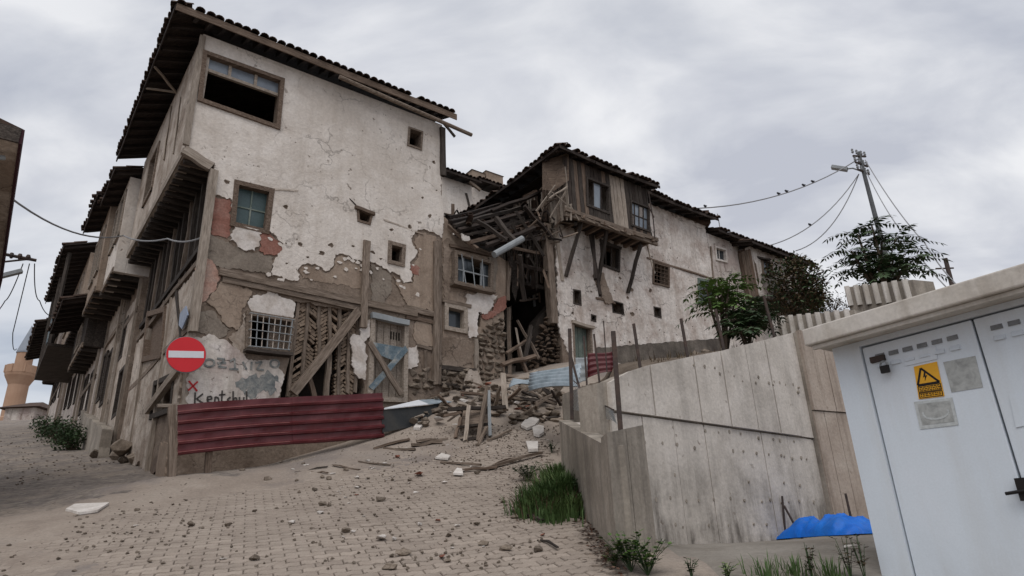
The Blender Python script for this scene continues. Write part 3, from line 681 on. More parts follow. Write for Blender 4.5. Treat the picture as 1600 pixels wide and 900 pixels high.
# white plaster coat, broken off along a ragged edge
edge = [(688, 200), (689, 275), (687, 300), (692, 335), (690, 372), (679, 366), (664, 360), (650, 362), (641, 373), (644, 385), (651, 394), (646, 404), (640, 414), (643, 441), (630, 443), (624, 430), (609, 427), (596, 416), (577, 409), (564, 409), (554, 406), (547, 402), (532, 397), (523, 403), (521, 414), (511, 424), (491, 413), (470, 415), (464, 424), (465, 439), (446, 436), (422, 431), (429, 406), (440, 392), (438, 379), (428, 368), (424, 366), (416, 364), (364, 352), (362, 314), (350, 309), (334, 305)]
pe = FA.q(edge); pe = [(uE - .005, zT - .01)] + pe[1:] + [(.01, FA.uz(333, 300)[1]), (.01, zJ + .03), (uJ + .01, zJ + .03), (uJ + .01, zT - .01)]
nfix = len(pe)
pj = jag(pe, .04, .04, 2, skip=(0, nfix - 4, nfix - 3, nfix - 2, nfix - 1))
RH = random.Random(17); chips = []
for px, py in ((655, 352), (668, 338), (640, 352), (600, 402), (586, 398), (548, 386), (500, 398), (480, 400), (452, 412), (446, 384), (470, 380), (676, 300), (680, 250), (520, 386), (350, 288), (662, 312), (440, 330), (610, 362), (640, 300)):
    c = FA.uz(px + RH.uniform(-6, 6), py + RH.uniform(-6, 6)); r0 = RH.uniform(.02, .075); a0 = RH.uniform(0, 6)
    q = [(c[0] + r0 * RH.uniform(.5, 1.4) * cos(a0 + k * .7), c[1] + r0 * RH.uniform(.4, 1.0) * sin(a0 + k * .7)) for k in range(9)]
    if not any(inpoly(c, grow(h, .1)) for h in holes) and all(inpoly(p, pj) for p in q): chips.append(q)
mb = MB(); sheet(mb, FA, pj, chips + [grow(Wq['big'], .02), grow(Wq['top'], .02), grow(Wq['vent'], .03), grow(Wq['mid'], .02), Wq['green']], -.005, .042, .3, .018); obj('plaster', mb, m_plaster, oh)
mb = MB()
for k in range(40):                       # flakes of the coat still clinging below its edge
    px, py = RH.choice(edge[6:38]); c = FA.uz(px + RH.gauss(0, 9), py + abs(RH.gauss(0, 12)))
    if inpoly(c, pj) or any(inpoly(c, grow(h, .06)) for h in holes): continue
    r0 = RH.uniform(.025, .08); q = [(c[0] + r0 * RH.uniform(.5, 1.5) * cos(j * .9), c[1] + r0 * RH.uniform(.4, 1.1) * sin(j * .9)) for j in range(7)]
    sheet(mb, FA, q, (), 0, .038)
obj('plaster_flakes', mb, m_plaster, oh, kind='stuff')
patch(oh, FA, [(365, 354), (407, 361), (404, 378), (397, 393), (384, 393), (371, 387), (357, 377), (362, 362)], .0, .045, m_white, seed=4)
patch(oh, FA, [(331, 307), (360, 315), (361, 352), (355, 374), (340, 368), (329, 362)], 0, .018, m_red, seed=5)
patch(oh, FA, [(408, 365), (424, 370), (438, 380), (440, 391), (428, 400), (412, 399), (404, 392)], 0, .03, m_red, seed=6)
patch(oh, FA, [(326, 366), (356, 378), (384, 396), (404, 394), (428, 403), (421, 430), (372, 420), (338, 416), (320, 404)], 0, .016, m_mudgrey, seed=7)
patch(oh, FA, [(309, 400), (324, 398), (338, 420), (344, 436), (334, 456), (322, 470), (305, 482), (303, 440)], 0, .014, m_salmon, seed=8)
patch(oh, FA, [(322, 472), (336, 456), (345, 440), (372, 446), (394, 456), (378, 482), (372, 515), (352, 508), (338, 486)], 0, .03, m_tan, seed=9)
patch(oh, FA, [(310, 486), (334, 486), (350, 508), (360, 516), (345, 528), (322, 524), (306, 520)], 0, .016, m_mudgrey, seed=10)
patch(oh, FA, [(398, 462), (424, 458), (458, 472), (460, 500), (430, 494), (392, 488), (386, 474)], 0, .03, m_white, seed=11)
patch(oh, FA, [(372, 515), (382, 490), (385, 545), (380, 560), (366, 545), (356, 528)], 0, .032, m_pale, seed=12)
low = patch(oh, FA, [(300, 530), (330, 524), (352, 532), (374, 548), (383, 560), (436, 566), (442, 590), (430, 640), (380, 660), (292, 670), (292, 590)], 0, .04, m_plaster2, seed=13)
patch(oh, FA, [(372, 596), (388, 588), (404, 592), (412, 586), (434, 590), (438, 600), (428, 606), (432, 614), (408, 612), (398, 622), (380, 618), (386, 608), (368, 606)], .03, .044, m_grafgrey, 'spray_patch', seed=14, amp=.12)
patch(oh, FA, [(467, 418), (490, 416), (509, 427), (521, 418), (524, 404), (533, 399), (547, 405), (563, 411), (566, 450), (520, 442), (472, 436)], 0, .014, m_tan, seed=15)
patch(oh, FA, [(580, 412), (596, 419), (609, 430), (612, 452), (600, 474), (580, 472)], 0, .02, m_mudgrey, seed=16)
patch(oh, FA, [(614, 432), (628, 446), (644, 444), (646, 416), (654, 396), (646, 380), (652, 365), (678, 369), (684, 380), (680, 486), (636, 478)], 0, .03, m_tan, seed=17)
patch(oh, FA, [(640, 414), (656, 420), (654, 432), (642, 428)], .03, .036, m_red, seed=18)
patch(oh, FA, [(548, 526), (570, 522), (572, 560), (570, 594), (558, 590), (548, 570)], 0, .045, m_white, seed=19)
patch(oh, FA, [(561, 514), (576, 500), (577, 524), (566, 536)], 0, .05, m_white, seed=20)
patch(oh, FA, [(634, 545), (650, 540), (652, 572), (636, 578)], 0, .045, m_white, seed=21)
patch(oh, FA, [(648, 505), (674, 500), (676, 540), (655, 544), (646, 530)], 0, .02, m_tan, seed=22)
patch(oh, FA, [(572, 402), (590, 406), (588, 412), (574, 410)], 0, .02, m_pale, seed=23)
# exposed frame of the lower wall
pbeam(oh, FA, (340, 425), (652, 492), .15, .09, m_wood, w=.01); pbeam(oh, FA, (345, 437), (568, 484), .12, .07, m_wood, w=.0)
pbeam(oh, FA, (630, 482), (676, 492), .13, .09, m_wood, w=.0); pbeam(oh, FA, (634, 496), (676, 504), .09, .06, m_woodbr, w=.0)
pbeam(oh, FA, (572, 376), (566, 512), .15, .10, m_wood, w=.03); pbeam(oh, FA, (680, 378), (679, 602), .14, .09, m_wood, w=.01)
pbeam(oh, FA, (664, 548), (664, 600), .07, .05, m_wood, w=.0); pbeam(oh, FA, (650, 540), (674, 546), .07, .05, m_wood, w=.0)
pbeam(oh, FA, (559, 486), (456, 616), .17, .10, m_wood, w=.04)
pbeam(oh, FA, (689, 203), (690, 276), .14, .12, m_wooddk, w=.0, name='corner_post')
pbeam(oh, FA, (333, 268), (300, 520), .15, .13, m_woodlt, w=.02, name='corner_post'); pbeam(oh, FA, (299, 522), (289, 640), .14, .04, m_woodlt, w=.0, name='corner_post')
pbeam(oh, FA, (317, 56), (290, 228), .12, .06, m_woodlt, w=.03, name='corner_post')
pbeam(oh, FA, (288, 237), (330, 263), .19, .10, m_woodlt, w=.02, name='jetty_beam')
pbeam(oh, FA, (545, 310), (560, 326), .03, .02, m_wooddk, w=.03)
for a, b in (((600, 344), (660, 366)), ((425, 296), (466, 299))): pbeam(oh, FA, a, b, .035, .03, m_pale, w=.035)
# eroded panel: studs with courses of slanting adobe pieces between them
mb = MB(); mb.fbox(FA, wat[0][0] - .5, wat[1][0] + .3, 2.4, 6.9, -.40, -.35); obj('panel_shade_lining', mb, m_void, oh)
studs = [((465, 470), (449, 620)), ((480, 474), (470, 600)), ((497, 478), (497, 560)), ((513, 480), (514, 585)), ((529, 482), (527, 620)), ((545, 486), (541, 615)), ((558, 500), (553, 615))]
for a, b in studs: pbeam(oh, FA, a, b, .065, .08, m_wood, w=-.10, name='stud')
pbeam(oh, FA, (480, 580), (490, 620), .09, .07, m_woodbr, w=-.06, name='stud'); pbeam(oh, FA, (513, 555), (508, 622), .1, .08, m_wood, w=-.04, name='stud')
R = random.Random(8)
lim = FA.q([(444, 622), (556, 490)])
def above_brace(u, z):
    a, b = FA.uz(456, 616), FA.uz(559, 486); return z > a[1] + (b[1] - a[1]) * (u - a[0]) / (b[0] - a[0])
for k, (sa, sb) in enumerate(zip(studs, studs[1:])):
    ua, ub = FA.uz(*sa[0], -.1)[0], FA.uz(*sb[0], -.1)[0]; z1 = FA.uz(*sb[0], -.1)[1] - .05; mb = MB(); z = z1
    while z > 3.2:
        uc = (ua + ub) / 2 - (z1 - z) * .02
        ok = above_brace(uc, z) or k >= 4 or (k == 0)
        if ok and R.random() < .94:
            sg = -1 if k % 2 else 1
            for h in (-1, 1):
                c = FA.W(uc + h * (ub - ua) * .21 + R.uniform(-.01, .01), z + h * sg * .035, -.13 + R.uniform(-.03, .02))
                M = Matrix(((FA.e.x, FA.n.x, 0), (FA.e.y, FA.n.y, 0), (0, 0, 1))) @ Matrix.Rotation(-sg * (.65 + R.uniform(-.2, .2)), 3, 'Y')
                mb.box(c, (.13, .12, .05), M)
        z -= .078
    if mb.v: obj('adobe_infill', mb, m_brick, oh, kind='stuff')
# windows and door
w_ = frame_window(oh, FA, Wq['big'], .03, .09, .05, m_woodbr, lab='wide broken window with three dusty top panes and an empty dark opening below')
TLq, TR, BR, BL = [Vector(p) for p in Wq['big']]; L_ = lambda s_, t: TLq.lerp(TR, s_).lerp(BL.lerp(BR, s_), t)
m2 = MB(); m2.qbar(FA, L_(0, .29), L_(1, .29), .07, -.09, -.02); obj('transom', m2, m_woodlt, w_)
for i in range(3):
    if i: m2 = MB(); m2.qbar(FA, L_(i / 3, .02), L_(i / 3, .28), .06, -.088, -.022); obj('muntin', m2, m_woodlt, w_)
    m2 = MB(); m2.quadslab(FA, [L_(i / 3, .02), L_((i + 1) / 3, .02), L_((i + 1) / 3, .28), L_(i / 3, .28)], -.07, -.06); obj('pane', m2, m_glasspl, w_)
m2 = MB(); m2.qbar(FA, L_(.03, .35), L_(.05, .97), .04, -.2, -.1); m2.qbar(FA, L_(.05, .5), L_(.05, .97), .03, -.3, -.2); obj('broken_casement', m2, m_woodlt, w_)
frame_window(oh, FA, Wq['green'], .0, .10, .05, m_woodbr, 2, 2, m_glassgn, mm=m_gnpaint, rec=.12, lab='green painted four pane casement window')
frame_window(oh, FA, Wq['top'], .03, .05, .04, m_wood, lab='small empty square window under the eave')
frame_window(oh, FA, Wq['mid'], .02, .09, .04, m_wood)
w_ = frame_window(oh, FA, Wq['vent'], .02, .05, .04, m_woodbr); pbeam(oh, FA, (554, 325), (584, 336), .07, .1, m_woodbr, w=.02, name='lintel')
gq = Wq['grille']; w_ = frame_window(oh, FA, gq, .02, .09, .07, m_wood, 2, 1, None, lab='window behind an iron grille with a shutter half drawn')
TLq, TR, BR, BL = [Vector(p) for p in gq]
m2 = MB(); m2.quadslab(FA, [TLq.lerp(TR, .52), TR, BR, BL.lerp(BR, .52)], -.16, -.12); obj('shutter', m2, m_wood, w_)
for i in range(8):
    m2 = MB(); a, b = TLq.lerp(TR, (i + .3) / 7.6), BL.lerp(BR, (i + .3) / 7.6); m2.tube([FA.W(*a, .14), FA.W(*b, .14)], .011, 5); obj('bar', m2, m_galv if i % 2 else m_pale, w_)
for j in range(5):
    m2 = MB(); a, b = TLq.lerp(BL, (j + .1) / 4.2), TR.lerp(BR, (j + .1) / 4.2); m2.tube([FA.W(*a, .06), FA.W(*a, .155), FA.W(*b, .155), FA.W(*b, .06)], .009, 5); obj('bar', m2, m_galv, w_)
pbeam(oh, FA, (380, 549), (453, 557), .06, .22, m_wooddk, w=.0, name='sill')
dq = Wq['door']; TLq, TR, BR, BL = [Vector(p) for p in dq]
dr = frame_window(oh, FA, dq, .02, .10, .06, m_woodlt); dr.name = 'door_frame'
m2 = MB(); m2.quadslab(FA, [TLq, TR, BR, BL], -.14, -.09); door = obj('door', m2, m_woodlt, oh)
for i in range(5):
    a, b = TLq.lerp(TR, (i + .06) / 5), BL.lerp(BR, (i + .06) / 5); c_, d_ = TLq.lerp(TR, (i + .94) / 5), BL.lerp(BR, (i + .94) / 5)
    m2 = MB(); m2.quadslab(FA, [a, c_, d_, b], -.089, -.07 + random.uniform(-.004, .004)); obj('plank', m2, m_woodlt, door)
m2 = MB()
for k in range(4): a = TLq.lerp(TR, .62 + .08 * k); b = BL.lerp(BR, .62 + .08 * k); m2.qbar(FA, a.lerp(b, .12), a.lerp(b, .22), .03, -.068, -.058)
obj('door_slot_shade', m2, m_void, door)
pbeam(oh, FA, (580, 494), (636, 506), .12, .12, m_galv, w=.05, name='lintel')
m2 = MB(); m2.add([FA.W(*FA.uz(*p), .09) for p in ((578, 536), (630, 545), (618, 566), (604, 562), (590, 556))] , [(0, 1, 2, 3, 4)]); m2.add([FA.W(*FA.uz(*p), .08) for p in ((578, 536), (630, 545), (618, 566), (604, 562), (590, 556))], [(4, 3, 2, 1, 0)]); obj('blue_board', m2, m_bluepaint, oh)
pbeam(oh, FA, (577, 536), (628, 618), .12, .05, m_wood, w=.11, name='cross_plank'); pbeam(oh, FA, (634, 545), (578, 608), .12, .05, m_bluepaint, w=.06, name='cross_plank')
# lower right corner: loose stones where the render is gone
ST = rock_meshes(m_stone, 8, 13, .7, 3); STD = rock_meshes(m_stonedk, 8, 13, .7, 4)
def stones(th, fr, poly, meshes, size=.16, w=0, n=200, seed=1, cap=300, prot=.1):
    R = random.Random(seed); q = fr.q(poly, w); us = [p[0] for p in q]; zs = [p[1] for p in q]; z = min(zs); k = 0
    while z < max(zs):
        u = min(us) + R.uniform(0, size)
        h = size * R.uniform(.6, .95)
        while u < max(us):
            l = size * R.uniform(.6, 1.9)
            if inpoly((u + l / 2, z + h / 2), q) and k < cap:
                M = Matrix.Translation(fr.W(u + l / 2, z + h / 2, w + R.uniform(-.02, .03))) @ Matrix(((fr.e.x, fr.n.x, 0, 0), (fr.e.y, fr.n.y, 0, 0), (0, 0, 1, 0), (0, 0, 0, 1))) @ Matrix.Rotation(R.uniform(-.4, .4), 4, 'Y') @ Matrix.Rotation(R.choice((0, pi)), 4, 'Z') @ Matrix.Diagonal((l * 1.12, prot * R.uniform(1.8, 3.2), h * R.uniform(1.2, 1.8), 1))
                inst('stone', R.choice(meshes), M, th); k += 1
            u += l
        z += h
stones(oh, FA, [(634, 578), (677, 575), (678, 612), (634, 618)], ST, .17, .0, seed=2)
# graffiti: short painted strokes on the pale render
def strokes(th, fr, lines, wd, m, name='graffiti', w=.05):
    mb = MB()
    for ln in lines:
        pts = [fr.uz(*p) for p in ln]
        for a, b in zip(pts, pts[1:]): mb.qbar(fr, a, b, wd, w - .004, w + .002)
    return obj(name, mb, m, th)
def ell(cx, cy, rx, ry, a0=0, a1=360, n=10): return [(cx + rx * cos(radians(a0 + (a1 - a0) * i / n)), cy + ry * sin(radians(a0 + (a1 - a0) * i / n))) for i in range(n + 1)]
strokes(oh, FA, [ell(326, 568, 8, 6), [(338, 561), (350, 562), (340, 574), (353, 575)], [(338, 568), (352, 568)], [(358, 566), (365, 561), (366, 577)], [(357, 577), (371, 578)], [(378, 566), (384, 578)], [(392, 566), (391, 579)], [(398, 568), (408, 566), (400, 578), (411, 579)], ell(428, 569, 7, 6)], .035, m_grafgrey)
strokes(oh, FA, [[(294, 596), (307, 612)], [(308, 597), (293, 611)]], .03, m_grafred)
strokes(oh, FA, [[(304, 614), (303, 634)], [(316, 616), (306, 624), (318, 632)], [(322, 626), (330, 624), (329, 620), (323, 621), (323, 629), (330, 630)], [(334, 631), (335, 621), (340, 622), (341, 630)], [(346, 611), (345, 630)], [(341, 618), (351, 617)], [(359, 621), (354, 625), (358, 630)], [(363, 612), (363, 630), (364, 623), (368, 622), (369, 630)], [(373, 621), (373, 629), (379, 629), (380, 621)], [(384, 612), (384, 630)]], .028, m_grafdk)
# ---- street side: set back lower floors, timber middle floor, jettied top floor
DP = 6.0; FJ = .56
side_holes = []
sw = [FS.q([(236, 492), (263, 484), (257, 556), (229, 562)]), FS.q([(246, 600), (276, 586), (272, 640), (240, 652)])]
mb = MB(); sheet(mb, FS, [(.02, 2.0), (DP, 2.6), (DP, 6.9), (.02, 6.9)], sw, -.3, 0, .35, .03); obj('side_wall', mb, m_mud, oh)
mb = MB(); sheet(mb, FS, jag([(.12, 3.9), (.9, 4.2), (1.2, 5.0), (2.0, 4.6), (2.3, 3.3), (3.0, 3.6), (3.6, 3.5), (DP - .1, 4.0), (DP - .1, 6.8), (.12, 6.8)], .06, .06, 3), [grow(q, .03) for q in sw], -.01, .04, .3, .02); obj('plaster', mb, m_pale, oh)
mb = MB(); sheet(mb, FS, jag([(.3, 2.7), (1.2, 2.9), (1.1, 3.7), (.4, 3.6)], .06, .05, 5), (), -.01, .035); obj('plaster', mb, m_tan, oh)
frame_window(oh, FS, sw[0], .04, .12, .05, m_woodbr, 1, 1, m_woodbr); frame_window(oh, FS, sw[1], .03, .1, .04, m_wooddk)
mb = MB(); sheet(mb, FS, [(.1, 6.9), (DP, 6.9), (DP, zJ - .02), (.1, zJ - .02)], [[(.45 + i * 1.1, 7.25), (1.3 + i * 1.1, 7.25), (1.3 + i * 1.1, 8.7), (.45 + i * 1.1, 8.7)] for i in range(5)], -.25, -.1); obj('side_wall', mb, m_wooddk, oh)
for i in range(12):
    u = .3 + i * .5; timber(oh, 'post', FS.W(u, 6.95, -.04), FS.W(u + random.uniform(-.06, .06), zJ - .03, -.03), .09, .09, m_wood if i % 3 == 0 else m_wooddk, up=FS.n, warp=.02)
for z, m in ((6.9, m_wood), (7.22, m_wooddk), (5.6, m_wood)): timber(oh, 'timber', FS.W(.05, z, .01), FS.W(DP - .1, z + .05, .01), .09, .12, m, warp=.02)
for u, z0, z1 in ((2.0, 3.2, 6.8), (4.4, 3.6, 6.8)): timber(oh, 'post', FS.W(u, z0, .01), FS.W(u + .05, z1, .01), .09, .14, m_woodlt, up=FS.n, warp=.02)
timber(oh, 'timber', FS.W(.1, 4.9, .06), FS.W(2.6, 4.55, .08), .1, .16, m_woodlt, warp=.02)
timber(oh, 'brace', FS.W(.2, 5.2, .05), FS.W(1.6, 6.8, .05), .05, .1, m_wooddk)
mb = MB(); sheet(mb, FS, [(-.0, zJ), (DP + .05, zJ + .1), (DP + .05, zT), (-.0, zT)], [[(3.6, 10.0), (4.6, 10.0), (4.6, 11.3), (3.6, 11.3)]], FJ - .2, FJ, .4, .02); obj('jetty_wall', mb, m_pale, oh)
frame_window(oh, FS, [(3.6, 11.3), (4.6, 11.3), (4.6, 10.0), (3.6, 10.0)], FJ, .09, .04, m_wood, 2, 2, m_glassdk)
mb = MB(); mb.fbox(FS, DP - .15, DP, zJ, zT, -.3, FJ - .21); obj('jetty_end', mb, m_pale, oh)
for i in range(20):
    u = .12 + i * .305; timber(oh, 'joist', FS.W(u, zJ - .02, -.2), FS.W(u, zJ - .02, FJ - .02), .09, .10, m_wooddk, warp=.004, segs=1)
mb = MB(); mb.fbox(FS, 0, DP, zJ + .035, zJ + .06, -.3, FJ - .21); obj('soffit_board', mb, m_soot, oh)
for u, z in ((1.2, 9.7), (2.4, 10.2)): timber(oh, 'lath', FS.W(u, z, FJ + .015), FS.W(u + .25, z + 1.6, FJ + .015), .02, .05, m_woodlt)
timber(oh, 'timber', FS.W(-.02, zJ + .1, FJ + .01), FS.W(DP, zJ + .18, FJ + .01), .05, .18, m_woodlt)
# roof
eave(oh, FA, -1.18, 5.52, zT + .13, .42, .40, 3.4, 3, hipL=True, fascia=m_woodbr, rafter=.26, soff=.62, fh=.17, sag=-.0)
eave(oh, FS, -.42, DP + .5, zT + .13, 1.18, .40, 3.4, 3, hipL=True, fascia=m_soot, rafter=.45, soff=1.0, fh=.12)
g0, g1 = FA.uz(530, 120, .5), FA.uz(737, 211, .5)
mb = MB(); a, b = FA.W(*g0, .5), FA.W(*g1, .5); mb.tube([a, b], .05, 8); obj('gutter', mb, m_wood, oh)
timber(oh, 'eave_pole', FA.W(uE - .3, zT - .05, .3), FA.W(*FA.uz(711, 214, .3), .3), .05, .05, m_wooddk)
for a, b in (((217, 146), (266, 168)), ((232, 152), (272, 142))): timber(oh, 'eave_stay', FS.W(2.2, zT - .1, FJ + .02), FS.W(2.6 if a[0] == 217 else 1.7, zT + .02, 1.15), .04, .04, m_woodlt)
# a cable stapled round the corner
# ================================================================== the collapsed brown house next door
ch = thing('collapsed_house', 'roofless brown mud house with two framed windows beside the rubble gap', 'house', FA.W(6.2, 3.6))
q7 = FA.q([(708, 397), (764, 413), (763, 455), (708, 444)]); q8 = FA.q([(696, 477), (726, 484), (726, 519), (696, 513)]); qs = FA.q([(743, 485), (752, 487), (751, 511), (742, 509)])
top_ = FA.q([(693, 336), (700, 344), (708, 366), (730, 382), (752, 388), (776, 396), (794, 408), (796, 440), (790, 468), (788, 500), (788, 604)])
outer = [(uE + .01, 2.6)] + [(uE + .01, top_[0][1])] + top_[1:-1] + [top_[-1], (top_[-1][0], 2.6)]
mb = MB(); sheet(mb, FA, jag(outer, .1, .05, 6, skip=(0, len(outer) - 1, len(outer) - 2)), [q7, q8, qs], -.32, -.012, .35, .03, back=True); obj('wall', mb, m_tan, ch)
mb = MB(); mb.fbox(FA, uE + .05, 9.6, 3, 11.2, -4.6, -4.4); obj('back_wall', mb, m_void, ch)  # coloured dark, like the party wall, to paint in the gap's darkness
mb = MB(); mb.fbox(FA, uE + .07, 8.95, 8.3, 8.42, -4.3, -.5); obj('sky_block_slab', mb, m_wooddk, ch)  # slab added to keep sky light out of the gap
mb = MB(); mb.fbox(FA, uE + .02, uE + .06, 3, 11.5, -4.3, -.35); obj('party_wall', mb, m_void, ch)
patch(ch, FA, [(693, 376), (700, 372), (716, 386), (702, 400), (703, 470), (692, 470)], -.02, .02, m_mud, seed=31)
patch(ch, FA, [(727, 462), (748, 458), (776, 462), (770, 480), (756, 492), (746, 488), (744, 527), (732, 529), (728, 500)], -.02, .045, m_white, seed=32)
patch(ch, FA, [(752, 494), (770, 484), (778, 466), (791, 464), (789, 482), (774, 494), (756, 499)], -.02, .03, m_red, seed=33)
patch(ch, FA, [(686, 524), (742, 534), (738, 566), (714, 574), (690, 584)], -.02, .015, m_mud, seed=34)
patch(ch, FA, [(764, 396), (776, 398), (774, 456), (766, 456)], -.02, .03, m_mudgrey, seed=35)
w_ = frame_window(ch, FA, q7, .03, .09, .12, m_wood, 4, 2, m_glassdk, skip=((1, 1), (2, 1), (2, 0), ('v', 2)), mm=m_galv, rec=.02, mu=.035, lab='large window with broken panes on a bowed frame')
pbeam(ch, FA, (703, 446), (766, 460), .07, .24, m_wood, w=.0, name='sill')
for k in range(3): a, b = FA.uz(716 + k * 16, 400 + k * 4), FA.uz(722 + k * 14, 448 + k * 3); m2 = MB(); m2.tube([FA.W(*a, .15), FA.W(*b, .17)], .012, 5); obj('bar', m2, m_galv, w_)
frame_window(ch, FA, q8, .0, .10, .06, m_woodlt, 1, 1, m_glassdk, rec=.15, lab='small square window in a pale frame')
for a, b, wd_, m in (((690, 470), (734, 480), .09, m_wood), ((742, 529), (744, 586), .10, m_woodlt), ((684, 378), (684, 600), .10, m_wood), ((700, 384), (776, 402), .08, m_woodbr), ((680, 574), (742, 580), .10, m_wooddk), ((794, 410), (792, 470), .09, m_wood), ((744, 528), (760, 530), .09, m_woodbr)): pbeam(ch, FA, a, b, wd_, .08, m, w=.0)
stones(ch, FA, [(742, 530), (752, 514), (762, 502), (788, 498), (788, 604), (742, 604)], ST, .16, .01, seed=5)
stones(ch, FA, [(684, 578), (742, 576), (742, 612), (684, 612)], ST, .17, .03, seed=6)
patch(ch, FA, [(728, 580), (746, 582), (750, 606), (722, 606)], .05, .12, m_pale, seed=36)
# ---- wrecked roof hanging over the gap
def FP(px, py, w): u, z = FA.uz(px, py, w); return FA.W(u, z, w)
wr = thing('wrecked_roof', 'collapsed roof of charred beams and boards hanging over the gap between houses', 'roof wreck', FP(770, 400, 0))
mb = MB(); rows_ = [[(698, 336, -3.2), (735, 342, -3.0), (775, 330, -2.6), (815, 318, -2.2), (862, 300, -1.8)], [(702, 345, -1.6), (738, 352, -1.4), (778, 345, -1.2), (820, 335, -.9), (860, 330, -.6)], [(708, 356, .1), (738, 372, .3), (770, 388, .45), (812, 378, .4), (858, 372, .1)]]
R = random.Random(3)
G = []
for i in range(13):
    row = []
    for j in range(21):
        a = i / 12 * 2; b = j / 20 * 4; i0 = min(1, int(a)); j0 = min(3, int(b)); s_, t = a - i0, b - j0
        V_ = [[Vector(rows_[ii][jj]) for jj in (j0, j0 + 1)] for ii in (i0, i0 + 1)]
        p = V_[0][0].lerp(V_[0][1], t).lerp(V_[1][0].lerp(V_[1][1], t), s_); row.append(FP(*p) + Vector((R.uniform(-.04, .04), R.uniform(-.04, .04), R.uniform(-.10, .06))))
    G.append(row)
for r in G: mb.v += r
for i in range(12):
    for j in range(20):
        if R.random() < .95: mb.f.append((i * 21 + j, i * 21 + j + 1, i * 21 + 22 + j, i * 21 + 21 + j))
obj('deck', mb, m_soot, wr)
beams = [((704, 347, .1), (800, 322, -1.6)), ((710, 353, .2), (830, 318, -1.2)), ((716, 360, .3), (846, 326, -.6)), ((724, 368, .3), (850, 340, -.2)), ((735, 378, .4), (842, 352, 0)), ((700, 340, -.4), (792, 316, -2.2)), ((745, 345, .3), (792, 376, .6)), ((760, 384, .5), (835, 356, .3)), ((775, 340, .1), (806, 378, .6)), ((700, 352, .1), (745, 388, .4)), ((768, 330, -.4), (844, 300, -.6)), ((806, 330, .2), (850, 400, .3)), ((820, 322, .2), (862, 372, .2)), ((800, 350, .3), (838, 420, .1)), ((790, 384, .3), (846, 396, .2)), ((805, 408, .2), (858, 428, 0)), ((812, 398, .3), (820, 470, -.2)), ((828, 392, .2), (834, 450, -.3)), ((798, 400, .1), (792, 460, -.3))]
for k, (a, b) in enumerate(beams): timber(wr, 'beam', FP(*a), FP(*b), R.uniform(.07, .12), R.uniform(.06, .11), (m_soot, m_wooddk, m_soot, m_wooddk, m_woodbr)[k % 5], roll=R.uniform(0, 1), warp=.03)
for k in range(150):
    s_, t = R.random(), R.random(); i, j = int(s_ * 11.9), int(t * 19.9); c = G[i][j]; d = (FA.e * R.uniform(.5, 1) + FA.n * R.uniform(-.5, .4) + Vector((0, 0, R.uniform(-.1, .35)))) if R.random() < .7 else Vector((R.uniform(-1, 1), R.uniform(-1, 1), R.uniform(-.7, .3)))
    d = d.normalized() * R.uniform(.3, .8); o = Vector((0, 0, R.uniform(-.1, .18)))
    timber(wr, 'lath', c - d * .6 + o, c + d * .6 + o, R.uniform(.03, .14), R.uniform(.015, .03), R.choice((m_soot, m_soot, m_wooddk, m_wooddk, m_woodbr)), roll=R.uniform(-.6, .6), warp=.02, segs=2)
for k in range(26):
    i, j = R.randrange(3, 12), R.randrange(3, 20); M = axisM(G[i][j] + Vector((0, 0, R.uniform(.02, .15))), FA.n + Vector((R.uniform(-.8, .8), R.uniform(-.8, .8), R.uniform(-.2, .6))))
    inst('roof_tile', TILE, M, wr)
mb = MB(); a, b = FP(772, 398, .75), FP(816, 373, .75); mb.tube([a, b], .085, 10); gut = obj('stove_pipe', mb, m_galv, None, base=a); tag(gut, 'pale grey metal pipe jutting from the wrecked roof', 'pipe')
mb = MB(); sheet(mb, FA, jag(FA.q([(720, 365), (732, 370), (734, 380), (722, 376)], .3), .05, .02, 4), (), .3, .34); obj('plaster_chunk', mb, m_chip, wr)
for k in range(26):                       # splintered laths hanging in the mouth of the gap
    a = (R.uniform(788, 858), R.uniform(372, 430), R.uniform(-1.0, .3)); p0 = FP(*a); d = Vector((R.uniform(-.4, .4), R.uniform(-.4, .4), -1)).normalized() * R.uniform(.3, 1.1)
    timber(wr, 'lath', p0, p0 + d, R.uniform(.02, .07), R.uniform(.012, .03), R.choice((m_soot, m_wooddk, m_woodbr)), roll=R.uniform(0, 3), warp=.02, segs=2)
for k in range(36):
    a = (R.uniform(836, 884), R.uniform(296, 400), R.uniform(-.3, .5)); p0 = FP(*a); d = Vector((R.uniform(-.7, .7), R.uniform(-.7, .7), R.uniform(-1, .5))).normalized() * R.uniform(.25, .8)
    timber(wr, 'lath', p0, p0 + d, R.uniform(.02, .06), R.uniform(.012, .03), R.choice((m_soot, m_wooddk, m_woodbr, m_wood)), roll=R.uniform(0, 3), warp=.02, segs=2)
# debris inside the gap
for k, (a, b, m, s_) in enumerate([((795, 480, -.3), (797, 600, 0), m_wood, .09), ((808, 500, -.4), (842, 560, 0), m_wood, .06), ((792, 552, .1), (840, 520, -.4), m_woodbr, .08), ((810, 545, .1), (826, 590, .3), m_woodbr, .09), ((830, 510, -.3), (818, 575, .2), m_wooddk, .08), ((806, 512, -.3), (820, 580, .2), m_woodlt, .05), ((785, 570, .3), (836, 556, .2), m_woodbr, .09), ((830, 430, -1), (836, 480, -1.2), m_galv, .07), ((846, 350, -.6), (850, 430, -.6), m_wood, .08), ((812, 470, -.7), (842, 466, -.9), m_wood, .05), ((788, 588, .5), (850, 600, .6), m_wood, .1), ((788, 606, .7), (838, 580, .5), m_woodlt, .07)]):
    timber(None, 'fallen_beam', FP(*a), FP(*b), s_, s_ * R.uniform(.5, 1), m, roll=R.uniform(0, 1), warp=.02, label='broken house timber fallen into the dark gap between the two houses', cat='timber', group='fallen timbers in the gap')
